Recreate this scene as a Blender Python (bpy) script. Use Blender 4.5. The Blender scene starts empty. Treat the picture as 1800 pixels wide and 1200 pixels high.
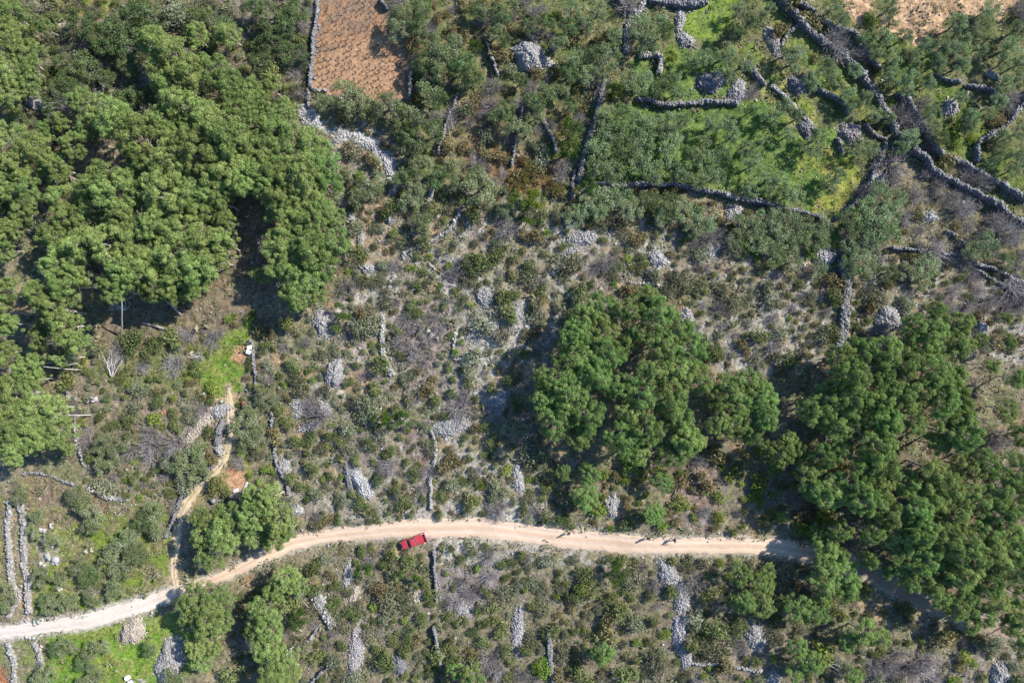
import bpy, math, random
import numpy as np

# ------------------------------------------------------------------ camera, sky, sun, exposure
SC = bpy.context.scene
COL = SC.collection
CAM_H = 108.0
GS = 0.09                                   # metres per photo pixel on flat ground
SUN_EL, SUN_AZ = math.radians(39.0), math.atan2(0.886, 0.464)
cam = bpy.data.cameras.new("camera"); cam.lens = 24.0; cam.sensor_width = 36.0
cam.clip_start = 1.0; cam.clip_end = 5000.0
camo = bpy.data.objects.new("camera", cam); camo.location = (0, 0, CAM_H); COL.objects.link(camo)
SC.camera = camo
W = bpy.data.worlds.new("World"); SC.world = W; W.use_nodes = True
nt = W.node_tree; nt.nodes.clear()
sky = nt.nodes.new("ShaderNodeTexSky"); sky.sky_type = 'NISHITA'; sky.sun_disc = False
sky.sun_elevation = SUN_EL; sky.sun_rotation = SUN_AZ; sky.altitude = 100; sky.ozone_density = 9.0; sky.air_density = 1.3; sky.dust_density = .4
bg = nt.nodes.new("ShaderNodeBackground"); bg.inputs[1].default_value = 0.125
wo = nt.nodes.new("ShaderNodeOutputWorld")
nt.links.new(sky.outputs[0], bg.inputs[0]); nt.links.new(bg.outputs[0], wo.inputs[0])
sl = bpy.data.lights.new("sun", 'SUN'); sl.energy = 5.0; sl.angle = math.radians(0.5); sl.color = (1.0, 0.955, 0.88)
so = bpy.data.objects.new("sun", sl)
so.rotation_euler = (math.pi / 2 - SUN_EL, 0, -SUN_AZ + math.pi); COL.objects.link(so)
vs = SC.view_settings; vs.view_transform = 'Standard'; vs.look = 'None'; vs.gamma = 1.0; vs.exposure = 1.0
vs.use_curve_mapping = False
SC.cycles.max_bounces = 5; SC.cycles.diffuse_bounces = 3; SC.cycles.transmission_bounces = 3
SC.cycles.caustics_reflective = False; SC.cycles.caustics_refractive = False

rng = np.random.default_rng(7)
random.seed(7)

# ------------------------------------------------------------------ numpy helpers
def vnoise(x, y, s, seed=0):
    """smooth value noise in 0..1, cell size s"""
    u, v = np.asarray(x, float) / s + 1000.5 + seed * 17.13, np.asarray(y, float) / s + 1000.5 + seed * 9.71
    i, j = np.floor(u), np.floor(v); f, g = u - i, v - j
    f, g = f * f * (3 - 2 * f), g * g * (3 - 2 * g)
    def h(a, b):
        n = np.sin(a * 127.1 + b * 311.7 + seed * 74.7) * 43758.5453
        return n - np.floor(n)
    return (h(i, j) * (1 - f) + h(i + 1, j) * f) * (1 - g) + (h(i, j + 1) * (1 - f) + h(i + 1, j + 1) * f) * g
def fbm(x, y, s, seed=0, o=3):
    t, a, n = 0, 1.0, 0
    for k in range(o):
        t = t + a * vnoise(x, y, s / 2 ** k, seed + k); n += a; a *= .5
    return t / n
def terrain(x, y):
    x, y = np.asarray(x, float), np.asarray(y, float)
    h = 0.45 * np.sin(x * .045 + y * .02) + 0.35 * np.sin(y * .07 - x * .018 + 1.0) + 0.16 * np.sin(x * .16 + .6) * np.sin(y * .13 + 2.1)
    return h * np.exp(-(x * x + y * y) / 260.0 ** 2)
def gz(x, y): return float(terrain(x, y))
def P(px, py, z=0.0):
    """photo pixel -> world point at height z above the ground"""
    x, y = (px - 900) * GS, (600 - py) * GS
    for _ in range(2):
        k = 1 - (gz(x, y) + z) / CAM_H
        x, y = (px - 900) * GS * k, (600 - py) * GS * k
    return x, y, gz(x, y)
def link(o): COL.objects.link(o); return o
def newmesh(name, V, F, mats, cols=None, smooth=False, midx=None):
    """F: (n,3) or (n,4) array, or a list of tuples"""
    me = bpy.data.meshes.new(name)
    V = np.asarray(V, np.float32)
    if isinstance(F, np.ndarray):
        n, k = F.shape
        me.vertices.add(len(V)); me.vertices.foreach_set("co", V.ravel())
        me.loops.add(n * k); me.loops.foreach_set("vertex_index", F.astype(np.int32).ravel())
        me.polygons.add(n); me.polygons.foreach_set("loop_start", np.arange(0, n * k, k, dtype=np.int32))
        if midx is not None: me.polygons.foreach_set("material_index", np.asarray(midx, np.int32))
        if smooth: me.polygons.foreach_set("use_smooth", np.ones(n, bool))
        me.update(calc_edges=True)
    else:
        me.from_pydata([tuple(map(float, v)) for v in V], [], F)
        if midx is not None:
            for p, m in zip(me.polygons, midx): p.material_index = m
        if smooth:
            for p in me.polygons: p.use_smooth = True
        me.update()
    for m in (mats if isinstance(mats, (list, tuple)) else [mats]): me.materials.append(m)
    if cols is not None:
        a = me.color_attributes.new("tint", 'FLOAT_COLOR', 'POINT')
        c = np.ones((len(V), 4), np.float32); c[:, :3] = cols
        a.data.foreach_set("color", c.ravel())
    return me
def mobj(name, me, parent=None, loc=None):
    o = bpy.data.objects.new(name, me); link(o)
    if parent: o.parent = parent
    if loc is not None: o.location = loc
    return o
def tag(o, label, cat, group=None):
    o['label'] = label; o['category'] = cat
    if group: o['group'] = group
    return o
def empty(name, loc, rz=0):
    o = bpy.data.objects.new(name, None); o.location = loc; o.rotation_euler = (0, 0, rz); o.empty_display_size = .3
    return link(o)
def copy_tree(o, parent=None):
    c = o.copy(); link(c)
    if parent: c.parent = parent
    for ch in list(o.children): copy_tree(ch, c)
    return c

# ------------------------------------------------------------------ materials
def mat(name, build):
    m = bpy.data.materials.new(name); m.use_nodes = True
    t = m.node_tree; t.nodes.clear()
    out = t.nodes.new("ShaderNodeOutputMaterial")
    def N(k, **kw):
        n = t.nodes.new(k)
        for a, b in kw.items(): setattr(n, a, b)
        return n
    t.links.new(build(t, N, t.links.new), out.inputs[0])
    return m
def pbr(N, L, col, rough=0.9, spec=0.1, metal=0.0, normal=None):
    b = N("ShaderNodeBsdfPrincipled")
    if isinstance(col, tuple): b.inputs['Base Color'].default_value = (*col, 1)
    else: L(col, b.inputs['Base Color'])
    b.inputs['Roughness'].default_value = rough; b.inputs['Specular IOR Level'].default_value = spec
    b.inputs['Metallic'].default_value = metal
    if normal is not None: L(normal, b.inputs['Normal'])
    return b.outputs[0]
def mixc(N, L, fac, a, b, mode='MIX'):
    m = N("ShaderNodeMix", data_type='RGBA', blend_type=mode)
    for s, v in ((0, fac), (6, a), (7, b)):
        if isinstance(v, (int, float)): m.inputs[s].default_value = v
        elif isinstance(v, tuple): m.inputs[s].default_value = (*v, 1)
        else: L(v, m.inputs[s])
    return m.outputs[2]
def noise(N, L, scale, detail=4, rough=.6, coord='Object'):
    tc = N("ShaderNodeTexCoord"); n = N("ShaderNodeTexNoise")
    n.inputs['Scale'].default_value = scale; n.inputs['Detail'].default_value = detail; n.inputs['Roughness'].default_value = rough
    L(tc.outputs[coord], n.inputs['Vector']); return n.outputs[0]
def rampf(N, L, f, lo, hi, a=0.0, b=1.0):
    r = N("ShaderNodeMapRange"); r.inputs[1].default_value = lo; r.inputs[2].default_value = hi
    r.inputs[3].default_value = a; r.inputs[4].default_value = b; L(f, r.inputs[0]); return r.outputs[0]
def leafmat(name, trans=0.25, huevar=0.03, valvar=0.35):
    def b(t, N, L):
        at = N("ShaderNodeAttribute", attribute_name="tint"); oi = N("ShaderNodeObjectInfo")
        h = N("ShaderNodeHueSaturation")
        L(rampf(N, L, oi.outputs['Random'], 0, 1, .5 - huevar, .5 + huevar), h.inputs['Hue'])
        m = N("ShaderNodeMath", operation='FRACT'); k = N("ShaderNodeMath", operation='MULTIPLY'); k.inputs[1].default_value = 17.31
        L(oi.outputs['Random'], k.inputs[0]); L(k.outputs[0], m.inputs[0])
        L(rampf(N, L, m.outputs[0], 0, 1, 1 - valvar * .55, 1 + valvar * .6), h.inputs['Value'])
        L(at.outputs['Color'], h.inputs['Color'])
        d = N("ShaderNodeBsdfDiffuse"); L(h.outputs[0], d.inputs[0])
        tr = N("ShaderNodeBsdfTranslucent"); L(h.outputs[0], tr.inputs[0])
        mx = N("ShaderNodeMixShader"); mx.inputs[0].default_value = trans
        L(d.outputs[0], mx.inputs[1]); L(tr.outputs[0], mx.inputs[2]); return mx.outputs[0]
    return mat(name, b)
M_leaf = leafmat("foliage", .34, .014, .38)
M_leaf2 = leafmat("shrub_foliage", .25, .016, .45)
M_cover = leafmat("ground_plants", .2, 0, 0)
def barkb(c1, c2):
    def b(t, N, L): return pbr(N, L, mixc(N, L, noise(N, L, 6, 3), c1, c2))
    return b
M_bark = mat("pine_bark", barkb((.26, .21, .18), (.46, .41, .36)))
M_olbark = mat("olive_bark", barkb((.12, .11, .095), (.24, .22, .19)))
M_dead = mat("weathered_wood", barkb((.36, .33, .30), (.55, .51, .47)))
M_log = mat("grey_brown_log", barkb((.20, .17, .14), (.34, .30, .26)))
def stoneb(base_mul=1.0):
    def b(t, N, L):
        at = N("ShaderNodeAttribute", attribute_name="tint")
        c = mixc(N, L, rampf(N, L, noise(N, L, 5, 4), .3, .7), at.outputs['Color'], mixc(N, L, 1.0, at.outputs['Color'], (.72, .70, .68), 'MULTIPLY'))
        return pbr(N, L, c, .95, .05)
    return b
M_stone = mat("limestone", stoneb())

# ------------------------------------------------------------------ painting in photo space (2-pixel cells)
CELL = 3.0
X0, X1, Y0, Y1 = -165, 1965, -135, 1335
gx = np.arange(X0, X1 + .1, CELL); gy = np.arange(Y0, Y1 + .1, CELL)
PX, PY = np.meshgrid(gx, gy)
def in_poly(pts, X, Y):
    r = np.zeros(X.shape, bool); n = len(pts)
    for i in range(n):
        (xa, ya), (xb, yb) = pts[i], pts[(i + 1) % n]
        if ya == yb: continue
        c = ((ya > Y) != (yb > Y)) & (X < (xb - xa) * (Y - ya) / (yb - ya) + xa)
        r ^= c
    return r
def sub(x0, x1, y0, y1):
    a, b = int(max(0, (x0 - X0) // CELL)), int(min(len(gx), (x1 - X0) // CELL + 2))
    c, d = int(max(0, (y0 - Y0) // CELL)), int(min(len(gy), (y1 - Y0) // CELL + 2))
    return slice(c, d), slice(a, b)
def d_line(pts, X, Y):
    """distance to polyline, and width interpolated if pts have a third value"""
    best = np.full(X.shape, 1e9); wd = np.zeros(X.shape); tt = np.zeros(X.shape); sd = np.zeros(X.shape); acc = 0
    for a, b in zip(pts[:-1], pts[1:]):
        dx, dy = b[0] - a[0], b[1] - a[1]; L2 = dx * dx + dy * dy + 1e-9
        t = np.clip(((X - a[0]) * dx + (Y - a[1]) * dy) / L2, 0, 1)
        ex, ey = X - a[0] - t * dx, Y - a[1] - t * dy
        d = np.hypot(ex, ey); m = d < best
        best = np.where(m, d, best)
        s = np.sign(dx * ey - dy * ex); sd = np.where(m, d * s, sd)
        if len(a) > 2: wd = np.where(m, a[2] + t * (b[2] - a[2]), wd)
        tt = np.where(m, acc + t * math.sqrt(L2), tt); acc += math.sqrt(L2)
    return best, wd, sd, tt
# warped coordinates make every painted border uneven
WX = PX + (fbm(PX, PY, 26, 3) - .5) * 26 + (vnoise(PX, PY, 7, 8) - .5) * 9
WY = PY + (fbm(PX, PY, 26, 5) - .5) * 26 + (vnoise(PX, PY, 7, 12) - .5) * 9

# ------------------------------------------------------------------ layout data (photo pixels)
ROAD = [(-165, 1124, 22), (-60, 1115, 22), (20, 1109, 22), (150, 1092, 26), (200, 1078, 28), (250, 1064, 27), (290, 1047, 22), (350, 1026, 17),
        (400, 1009, 18), (450, 984, 21), (485, 969, 25), (525, 953, 26), (600, 942, 25), (700, 931, 31), (780, 930, 36), (850, 930, 35),
        (950, 943, 33), (1050, 952, 35), (1130, 958, 31), (1200, 959, 29), (1300, 959, 29), (1370, 962, 29), (1440, 976, 27), (1520, 1001, 27),
        (1580, 1034, 27), (1640, 1062, 25), (1700, 1084, 24), (1760, 1106, 24), (1840, 1126, 24), (1965, 1150, 24)]
TRACK = [(312, 1046, 20), (307, 1015, 20), (307, 985, 20), (309, 950, 18), (314, 918, 19), (330, 882, 22), (355, 852, 21), (385, 820, 20), (400, 790, 18), (406, 750, 20), (404, 715, 20), (401, 680, 11)]
# polyline walls: points, width px, height m, description
WALLS = [
 ([(1372,-6),(1410,40),(1450,75),(1478,90),(1510,125),(1540,165),(1560,200),(1575,232)],11,1.5,"tall grey stone wall running down from the top edge to the walled junction"),
 ([(1395,-6),(1442,30),(1472,48),(1505,60),(1522,88),(1550,122)],7,1.3,"dark stone wall beside the tall wall, next to the bare sandy ground"),
 ([(1580,160),(1600,188),(1612,208),(1627,232),(1635,245),(1655,270),(1695,287),(1762,325),(1810,352)],7,1.5,"stone terrace wall winding down to the right edge below the round cairn"),
 ([(1575,236),(1600,262),(1622,277),(1637,300),(1675,317),(1712,337),(1750,357),(1810,396)],8,1.6,"long dark stone wall sloping down to the right edge, lower of the two"),
 ([(1810,158),(1775,212),(1740,237),(1722,250),(1717,284)],7,1.1,"short stone wall rising to the right edge above the terrace wall"),
 ([(1084,-6),(1100,10),(1118,24)],11,1.2,"thick stone wall stub at the top edge left of the forked wall"),
 ([(1138,-6),(1120,25),(1107,38),(1102,60),(1101,92)],9,1.0,"pale thick stone wall running straight down beside grey olive trees near the top"),
 ([(1142,-2),(1180,3),(1215,5),(1245,0)],12,1.2,"broad stone wall lying along the top edge left of the bright green meadow"),
 ([(1125,97),(1145,96),(1162,103),(1158,130)],8,1.2,"hooked stone wall below the pale thick wall"),
 ([(1120,175),(1148,180),(1175,186),(1210,183),(1240,180),(1297,183)],8,1.1,"stone wall along the upper side of the walled olive grove"),
 ([(1062,140),(1055,175),(1046,212),(1034,250),(1025,280),(1014,318)],8,1.3,"stone wall along the left side of the walled olive grove, in shadow"),
 ([(1007,300),(1006,352)],5,.9,"short stone wall below the left corner of the olive grove"),
 ([(1045,325),(1085,328),(1125,326),(1182,327),(1237,337),(1300,350),(1350,362),(1400,372),(1452,386)],8,1.4,"long curved stone wall along the lower side of the walled olive grove"),
 ([(1467,387),(1490,367),(1508,348),(1525,325),(1535,302),(1545,280),(1558,252)],6,1.3,"curved stone wall closing the right side of the walled olive grove"),
 ([(1562,435),(1600,440),(1640,442),(1665,447),(1700,450),(1712,462),(1750,475),(1780,487),(1810,505)],6,1.0,"grey stone wall crossing the scrub from the olive trees to the right edge"),
 ([(1707,470),(1750,495),(1775,507),(1800,540)],4,.6,"low tumbled stone wall just under the crossing wall at the right edge"),
 ([(1665,405),(1684,418),(1695,432),(1692,446)],5,1.1,"short crooked stone wall above the crossing wall"),
 ([(1355,150),(1382,175),(1402,196),(1420,215),(1432,232)],7,1.0,"pale stone bank along the sandy footpath in the olive terraces"),
 ([(1470,243),(1476,258),(1479,272)],5,.9,"stub of stone wall between rubble heap and olive grove"),
 ([(1437,158),(1470,173),(1484,186),(1492,200)],5,1.2,"short curved terrace wall above the rubble heap"),
 ([(1520,220),(1530,232),(1545,241),(1557,246)],5,1.0,"short stone wall joining the curved wall from the left"),
 ([(1310,110),(1325,128),(1345,150)],8,1.0,"crumbling stone wall under the sandy footpath"),
 ([(1405,45),(1385,60),(1372,85)],6,.8,"rough stone edge left of the tall grey wall"),
 ([(1700,150),(1722,152),(1745,160),(1752,178)],5,1.1,"curved low wall in the dark terraces at upper right"),
 ([(1648,128),(1665,138),(1692,142)],5,1.0,"short dark wall above the right hand cairn"),
 ([(556,-6),(552,50),(547,92),(543,152)],4,1.2,"thin stone wall along the left side of the vineyard"),
 ([(539,156),(538,188)],4,1.0,"short stone wall between vineyard corner and rubble heap"),
 ([(543,154),(556,156),(572,158)],3,.5,"low stone edging at the lower left corner of the vineyard"),
 ([(722,118),(721,140),(718,172)],5,1.2,"short stone wall along the right side of the vineyard"),
 ([(667,-4),(672,6),(680,14)],4,1.0,"wall end at the upper right corner of the vineyard"),
 ([(805,162),(795,190),(785,220),(777,245),(771,268)],3,1.2,"thin slanting stone wall between the olive trees and brown scrub"),
 ([(850,62),(862,95),(870,115),(876,132)],3,1.1,"thin slanting stone wall left of the big grey cairn"),
 ([(918,190),(912,225),(905,255),(899,292)],3,1.2,"thin stone wall through scrub left of the dense dark tree"),
 ([(950,203),(962,226),(975,250),(978,268)],4,.9,"short stone wall beside the dense dark tree"),
 ([(672,553),(671,600),(675,625),(681,642),(690,660)],8,.9,"long pale stone wall standing alone in the scrub above the red pickup"),
 ([(762,322),(755,348),(745,378)],8,.8,"pale rubble wall between olive bushes above the round bush"),
 ([(810,368),(800,385),(792,400),(775,413),(757,425),(735,432),(715,440),(707,454)],5,.6,"broken pale wall bending below the round olive bush"),
 ([(692,485),(684,505),(677,527)],5,.5,"low broken wall above the long pale wall"),
 ([(758,755),(766,782),(765,805),(757,830),(756,862),(756,895)],4,.8,"thin pale wall running from the fan shaped scree down towards the road"),
 ([(477,725),(479,760),(481,790),(483,812),(493,835),(502,850),(504,885)],5,.6,"dark edged stone wall above the pines by the road bend"),
 ([(441,598),(447,640),(450,690)],5,.6,"dark stone wall beside the white water tanks"),
 ([(20,880),(15,915),(16,950),(22,1020),(31,1050),(15,1085)],8,.8,"left of the two parallel stone walls above the white road"),
 ([(30,872),(40,900),(42,935),(43,990),(50,1040),(53,1078)],9,.8,"right of the two parallel stone walls above the white road"),
 ([(14,1128),(22,1155),(26,1206)],9,.7,"left of the two stone walls below the white road"),
 ([(58,1128),(68,1150),(70,1172)],9,.7,"right of the two stone walls below the white road"),
 ([(40,832),(75,832),(105,842),(132,852)],3,.4,"low stone edging along the top of the bare brown field"),
 ([(150,857),(175,866),(192,874),(225,877)],6,.5,"low pale wall at the right corner of the bare brown field"),
 ([(376,818),(352,842),(332,862),(318,880),(312,895)],4,.7,"stone wall along the left side of the dirt track"),
 ([(308,898),(302,920),(293,945)],4,.8,"lower stone wall beside the shaded dirt track"),
 ([(372,884),(400,876),(440,864)],5,.7,"stone wall between red earth plot and roadside pines"),
 ([(110,665),(118,685),(122,702)],4,.6,"short dark wall by the pale dead trunks at left"),
 ([(132,738),(137,772),(143,792),(152,820)],4,.6,"dark stone wall below the pale dead trunks at left"),
 ([(490,1072),(505,1060),(522,1048),(541,1034)],11,.9,"wide grey stone wall left of the forked walls below the pickup"),
 ([(545,1038),(552,1050),(560,1062),(568,1078),(585,1105)],13,1.0,"thick pale stone wall right of the forked walls below the pickup"),
 ([(537,1132),(546,1120),(557,1107)],4,.8,"small stone wall below the left fork of the walls"),
 ([(545,1202),(565,1182),(592,1164)],4,.8,"stone wall slanting to the bottom edge left of the rubble strip"),
 ([(763,970),(764,1010),(765,1062)],4,.8,"thin stone wall below the road right of the red pickup"),
 ([(762,1104),(766,1130),(772,1172)],5,1.1,"thin dark stone wall near the bottom edge under the pickup"),
 ([(1197,1166),(1262,1166),(1300,1172),(1338,1178)],4,.6,"low pale stone line right of the winding rubble band"),
 ([(1040,1203),(1080,1194),(1120,1190)],4,.5,"low pale stone line along the bottom edge"),
 ([(965,1105),(967,1150),(973,1203)],9,.9,"grey stone wall reaching the bottom edge in dense scrub"),
 ([(1480,455),(1484,490),(1483,530),(1479,570),(1474,600),(1468,616)],15,1.0,"broad straight grey stone bank ending at the right hand pine wood"),
 ([(1070,878),(1074,895),(1077,906)],10,.7,"short pale stone wall by the road below the central pines"),
 ([(800,585),(798,610),(800,632)],3,.6,"thin dark wall in the middle of the pale scree"),
 ([(168,130),(176,150),(180,172)],5,.9,"ruined stone wall between grey olives at upper left"),
 ([(98,82),(106,92),(112,98)],4,.6,"short pale wall left of the ruined wall at upper left"),
 ([(185,150),(187,160),(192,170)],4,.6,"stump of pale wall right of the ruined wall"),
 ([(1160,470),(1146,478),(1120,480)],3,.4,"low pale stone line under the little scree cone"),
 ([(1105,499),(1130,499),(1155,500)],3,.4,"low pale stone line just above the central pines"),
 ([(1318,560),(1330,545),(1350,520)],3,.3,"faint line of stones in the scrub left of the broad bank"),
]
# cairns: x, y, rx, ry, rot, h, colour, description
G, B_, D_ = (.40, .385, .365), (.50, .43, .35), (.25, .245, .255)
CAIRNS = [
 (928,96,30,25,10,1.9,G,"big rounded grey stone cairn near the top"),
 (958,108,20,9,20,.6,G,"low tail of stones spilling from the big rounded cairn"),
 (588,655,16,29,5,1.3,G,"tall oval grey cairn left of the long pale wall"),
 (635,852,15,31,-25,1.1,(.47,.46,.45),"pale teardrop cairn above the road"),
 (612,838,7,26,-6,.8,D_,"narrow dark stone heap beside the teardrop cairn"),
 (783,752,26,18,10,.8,G,"fan shaped pale scree heap above the road"),
 (808,742,16,18,40,.5,(.42,.39,.36),"right lobe of the fan shaped scree"),
 (232,1110,21,24,0,1.3,B_,"round beige cairn below the white road"),
 (298,1160,25,38,10,1.2,G,"large stone heap in pine shade at lower left"),
 (348,752,44,13,-52,.7,B_,"long beige bank of broken stone beside the dirt track"),
 (385,722,22,11,-30,.9,G,"grey rock mound at the end of the dirt track"),
 (384,762,9,26,12,1.3,D_,"dark heap of boulders between stone bank and track"),
 (384,790,8,11,0,.9,G,"small grey slab heap at the bend of the track"),
 (565,568,16,24,-8,.8,G,"pale stone heap below the dense pine edge"),
 (626,1140,16,46,5,.7,(.42,.39,.38),"long pale rubble strip at the bottom below the forked walls"),
 (700,1168,15,19,20,1.1,D_,"dark topped stone heap right of the rubble strip"),
 (734,1046,13,12,0,.7,B_,"small beige stone heap below the red pickup"),
 (610,1010,7,26,12,.4,G,"narrow pale scree streak left of the pickup"),
 (622,1046,8,18,30,.4,B_,"short pale scree streak under the narrow streak"),
 (1023,419,28,15,-8,.8,G,"pale scree mound in the upper scrub"),
 (1000,440,24,9,-35,.4,G,"trail of stones down from the pale scree mound"),
 (1157,455,19,14,35,.9,(.45,.43,.41),"little light scree cone above the central pines"),
 (1290,374,22,11,-25,.7,G,"low pale rubble patch under the grove wall"),
 (1254,440,16,10,-20,.5,G,"small pale rubble patch between brown shrubs"),
 (1210,562,10,28,-18,.5,G,"narrow pale scree at the edge of the central pines"),
 (1076,890,13,20,0,.6,G,"stone heap under the pines near the road walkers"),
 (911,842,9,30,-8,.5,(.47,.45,.43),"narrow light scree chute above the road"),
 (852,522,16,19,30,.8,G,"pale stone heap in the middle of the scrub"),
 (545,206,26,14,35,.4,(.56,.55,.53),"rubble heap below the vineyard corner"),
 (601,240,20,9,-30,.6,(.48,.47,.46),"pale rubble knot between two rubble slopes"),
 (645,250,34,12,32,.35,(.56,.55,.53),"long rubble slope under the grey olive trees"),
 (682,288,10,28,-20,.35,(.56,.55,.53),"lower end of the long rubble slope"),
 (583,280,6,14,10,.5,G,"small rubble tongue beside the pine edge"),
 (62,180,15,17,-35,.9,G,"pale stone heap among bushes at upper left"),
 (1562,560,22,25,-10,1.5,G,"big grey cairn beside the right hand pine wood"),
 (1449,451,22,16,0,1.4,(.43,.42,.41),"round pale cairn at the head of the broad bank"),
 (1412,462,10,12,0,.4,B_,"scatter of beige stones left of the round pale cairn"),
 (1635,381,15,10,10,.9,G,"small grey cairn in the scrub below the long dark wall"),
 (1727,577,15,11,10,.8,G,"pale cairn beside the right hand pines"),
 (1545,313,17,14,0,.9,G,"stone heap against the curved grove wall"),
 (1250,143,27,19,10,1.7,D_,"dark pointed stone heap above the olive grove"),
 (1298,160,17,20,30,.8,G,"grey stone apron right of the dark pointed heap"),
 (1205,70,16,13,20,.9,G,"stone heap left of the bright green meadow"),
 (1195,35,9,22,0,.8,G,"narrow stone heap under the top wall"),
 (1360,72,13,30,-15,.9,(.36,.33,.31),"reddish grey rubble bank left of the tall wall"),
 (1402,150,18,14,30,1.1,D_,"stone heap in the shade of the terraces"),
 (1498,235,24,19,20,1.1,(.36,.32,.31),"broad rubble heap at the walled junction"),
 (1416,226,18,12,45,.9,D_,"dark rubble bank beside the olive grove path"),
 (1672,190,15,16,0,1.2,G,"round grey cairn in the upper right terraces"),
 (1747,132,12,7,20,.9,G,"small grey cairn in the far upper right terraces"),
 (1175,1010,16,30,-38,.8,G,"upper part of the winding rubble band below the walkers"),
 (1198,1050,13,32,-5,.8,G,"middle part of the winding rubble band below the walkers"),
 (1194,1110,13,32,6,.8,(.38,.37,.38),"lower part of the winding rubble band below the walkers"),
 (1205,1152,14,22,-10,.9,G,"dark lower end of the winding rubble band"),
 (1330,1120,17,26,-25,.8,G,"pale rubble slope under the right hand scrub"),
 (1758,1187,17,24,0,1.1,G,"pale cairn at the lower right edge"),
 (1360,1190,13,14,0,.6,G,"stone heap at the bottom edge near the rubble slope"),
 (812,1070,14,14,0,.5,G,"small rubble patch below the road right of the thin wall"),
 (910,1110,10,48,4,.6,(.40,.38,.38),"long thin rubble strip in the lower scrub"),
 (615,382,9,17,0,.8,G,"tall narrow heap at the right side of the pine wood"),
 (604,408,7,14,10,.4,G,"stone trail under the tall narrow heap"),
 (634,422,7,18,0,.5,G,"second stone trail beside the pine wood"),
 (645,472,14,9,-10,.6,G,"flat pale stone heap right of the pine wood"),
 (690,330,10,12,0,.5,G,"pale stones between olive bushes"),
 (686,384,9,10,0,.7,G,"small stone heap above reddish earth"),
 (1490,580,0,0,0,0,G,""),
 (570,718,12,17,-10,.5,G,"small pale scree patch under the oval cairn"),
 (522,716,12,17,0,.5,G,"small pale scree patch left of its twin"),
 (536,752,20,7,-25,.3,G,"strip of loose stones along a bank of junipers"),
 (498,822,14,20,0,.8,G,"pale stone heap at the bend of the dark edged wall"),
 (522,896,11,11,0,.5,(.46,.44,.42),"round pale stones by the road bend"),
 (1478,645,0,0,0,0,G,""),
 (880,700,14,20,20,.4,G,"pale scree in the shade left of the central pines"),
 (850,585,34,12,-20,.35,G,"low field of white stones in the middle scree"),
 (905,560,12,28,25,.35,G,"white stones along the shade of the central pines"),
 (1020,640,0,0,0,0,G,""),
]
CAIRNS = [c for c in CAIRNS if c[2] > 0]

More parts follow.
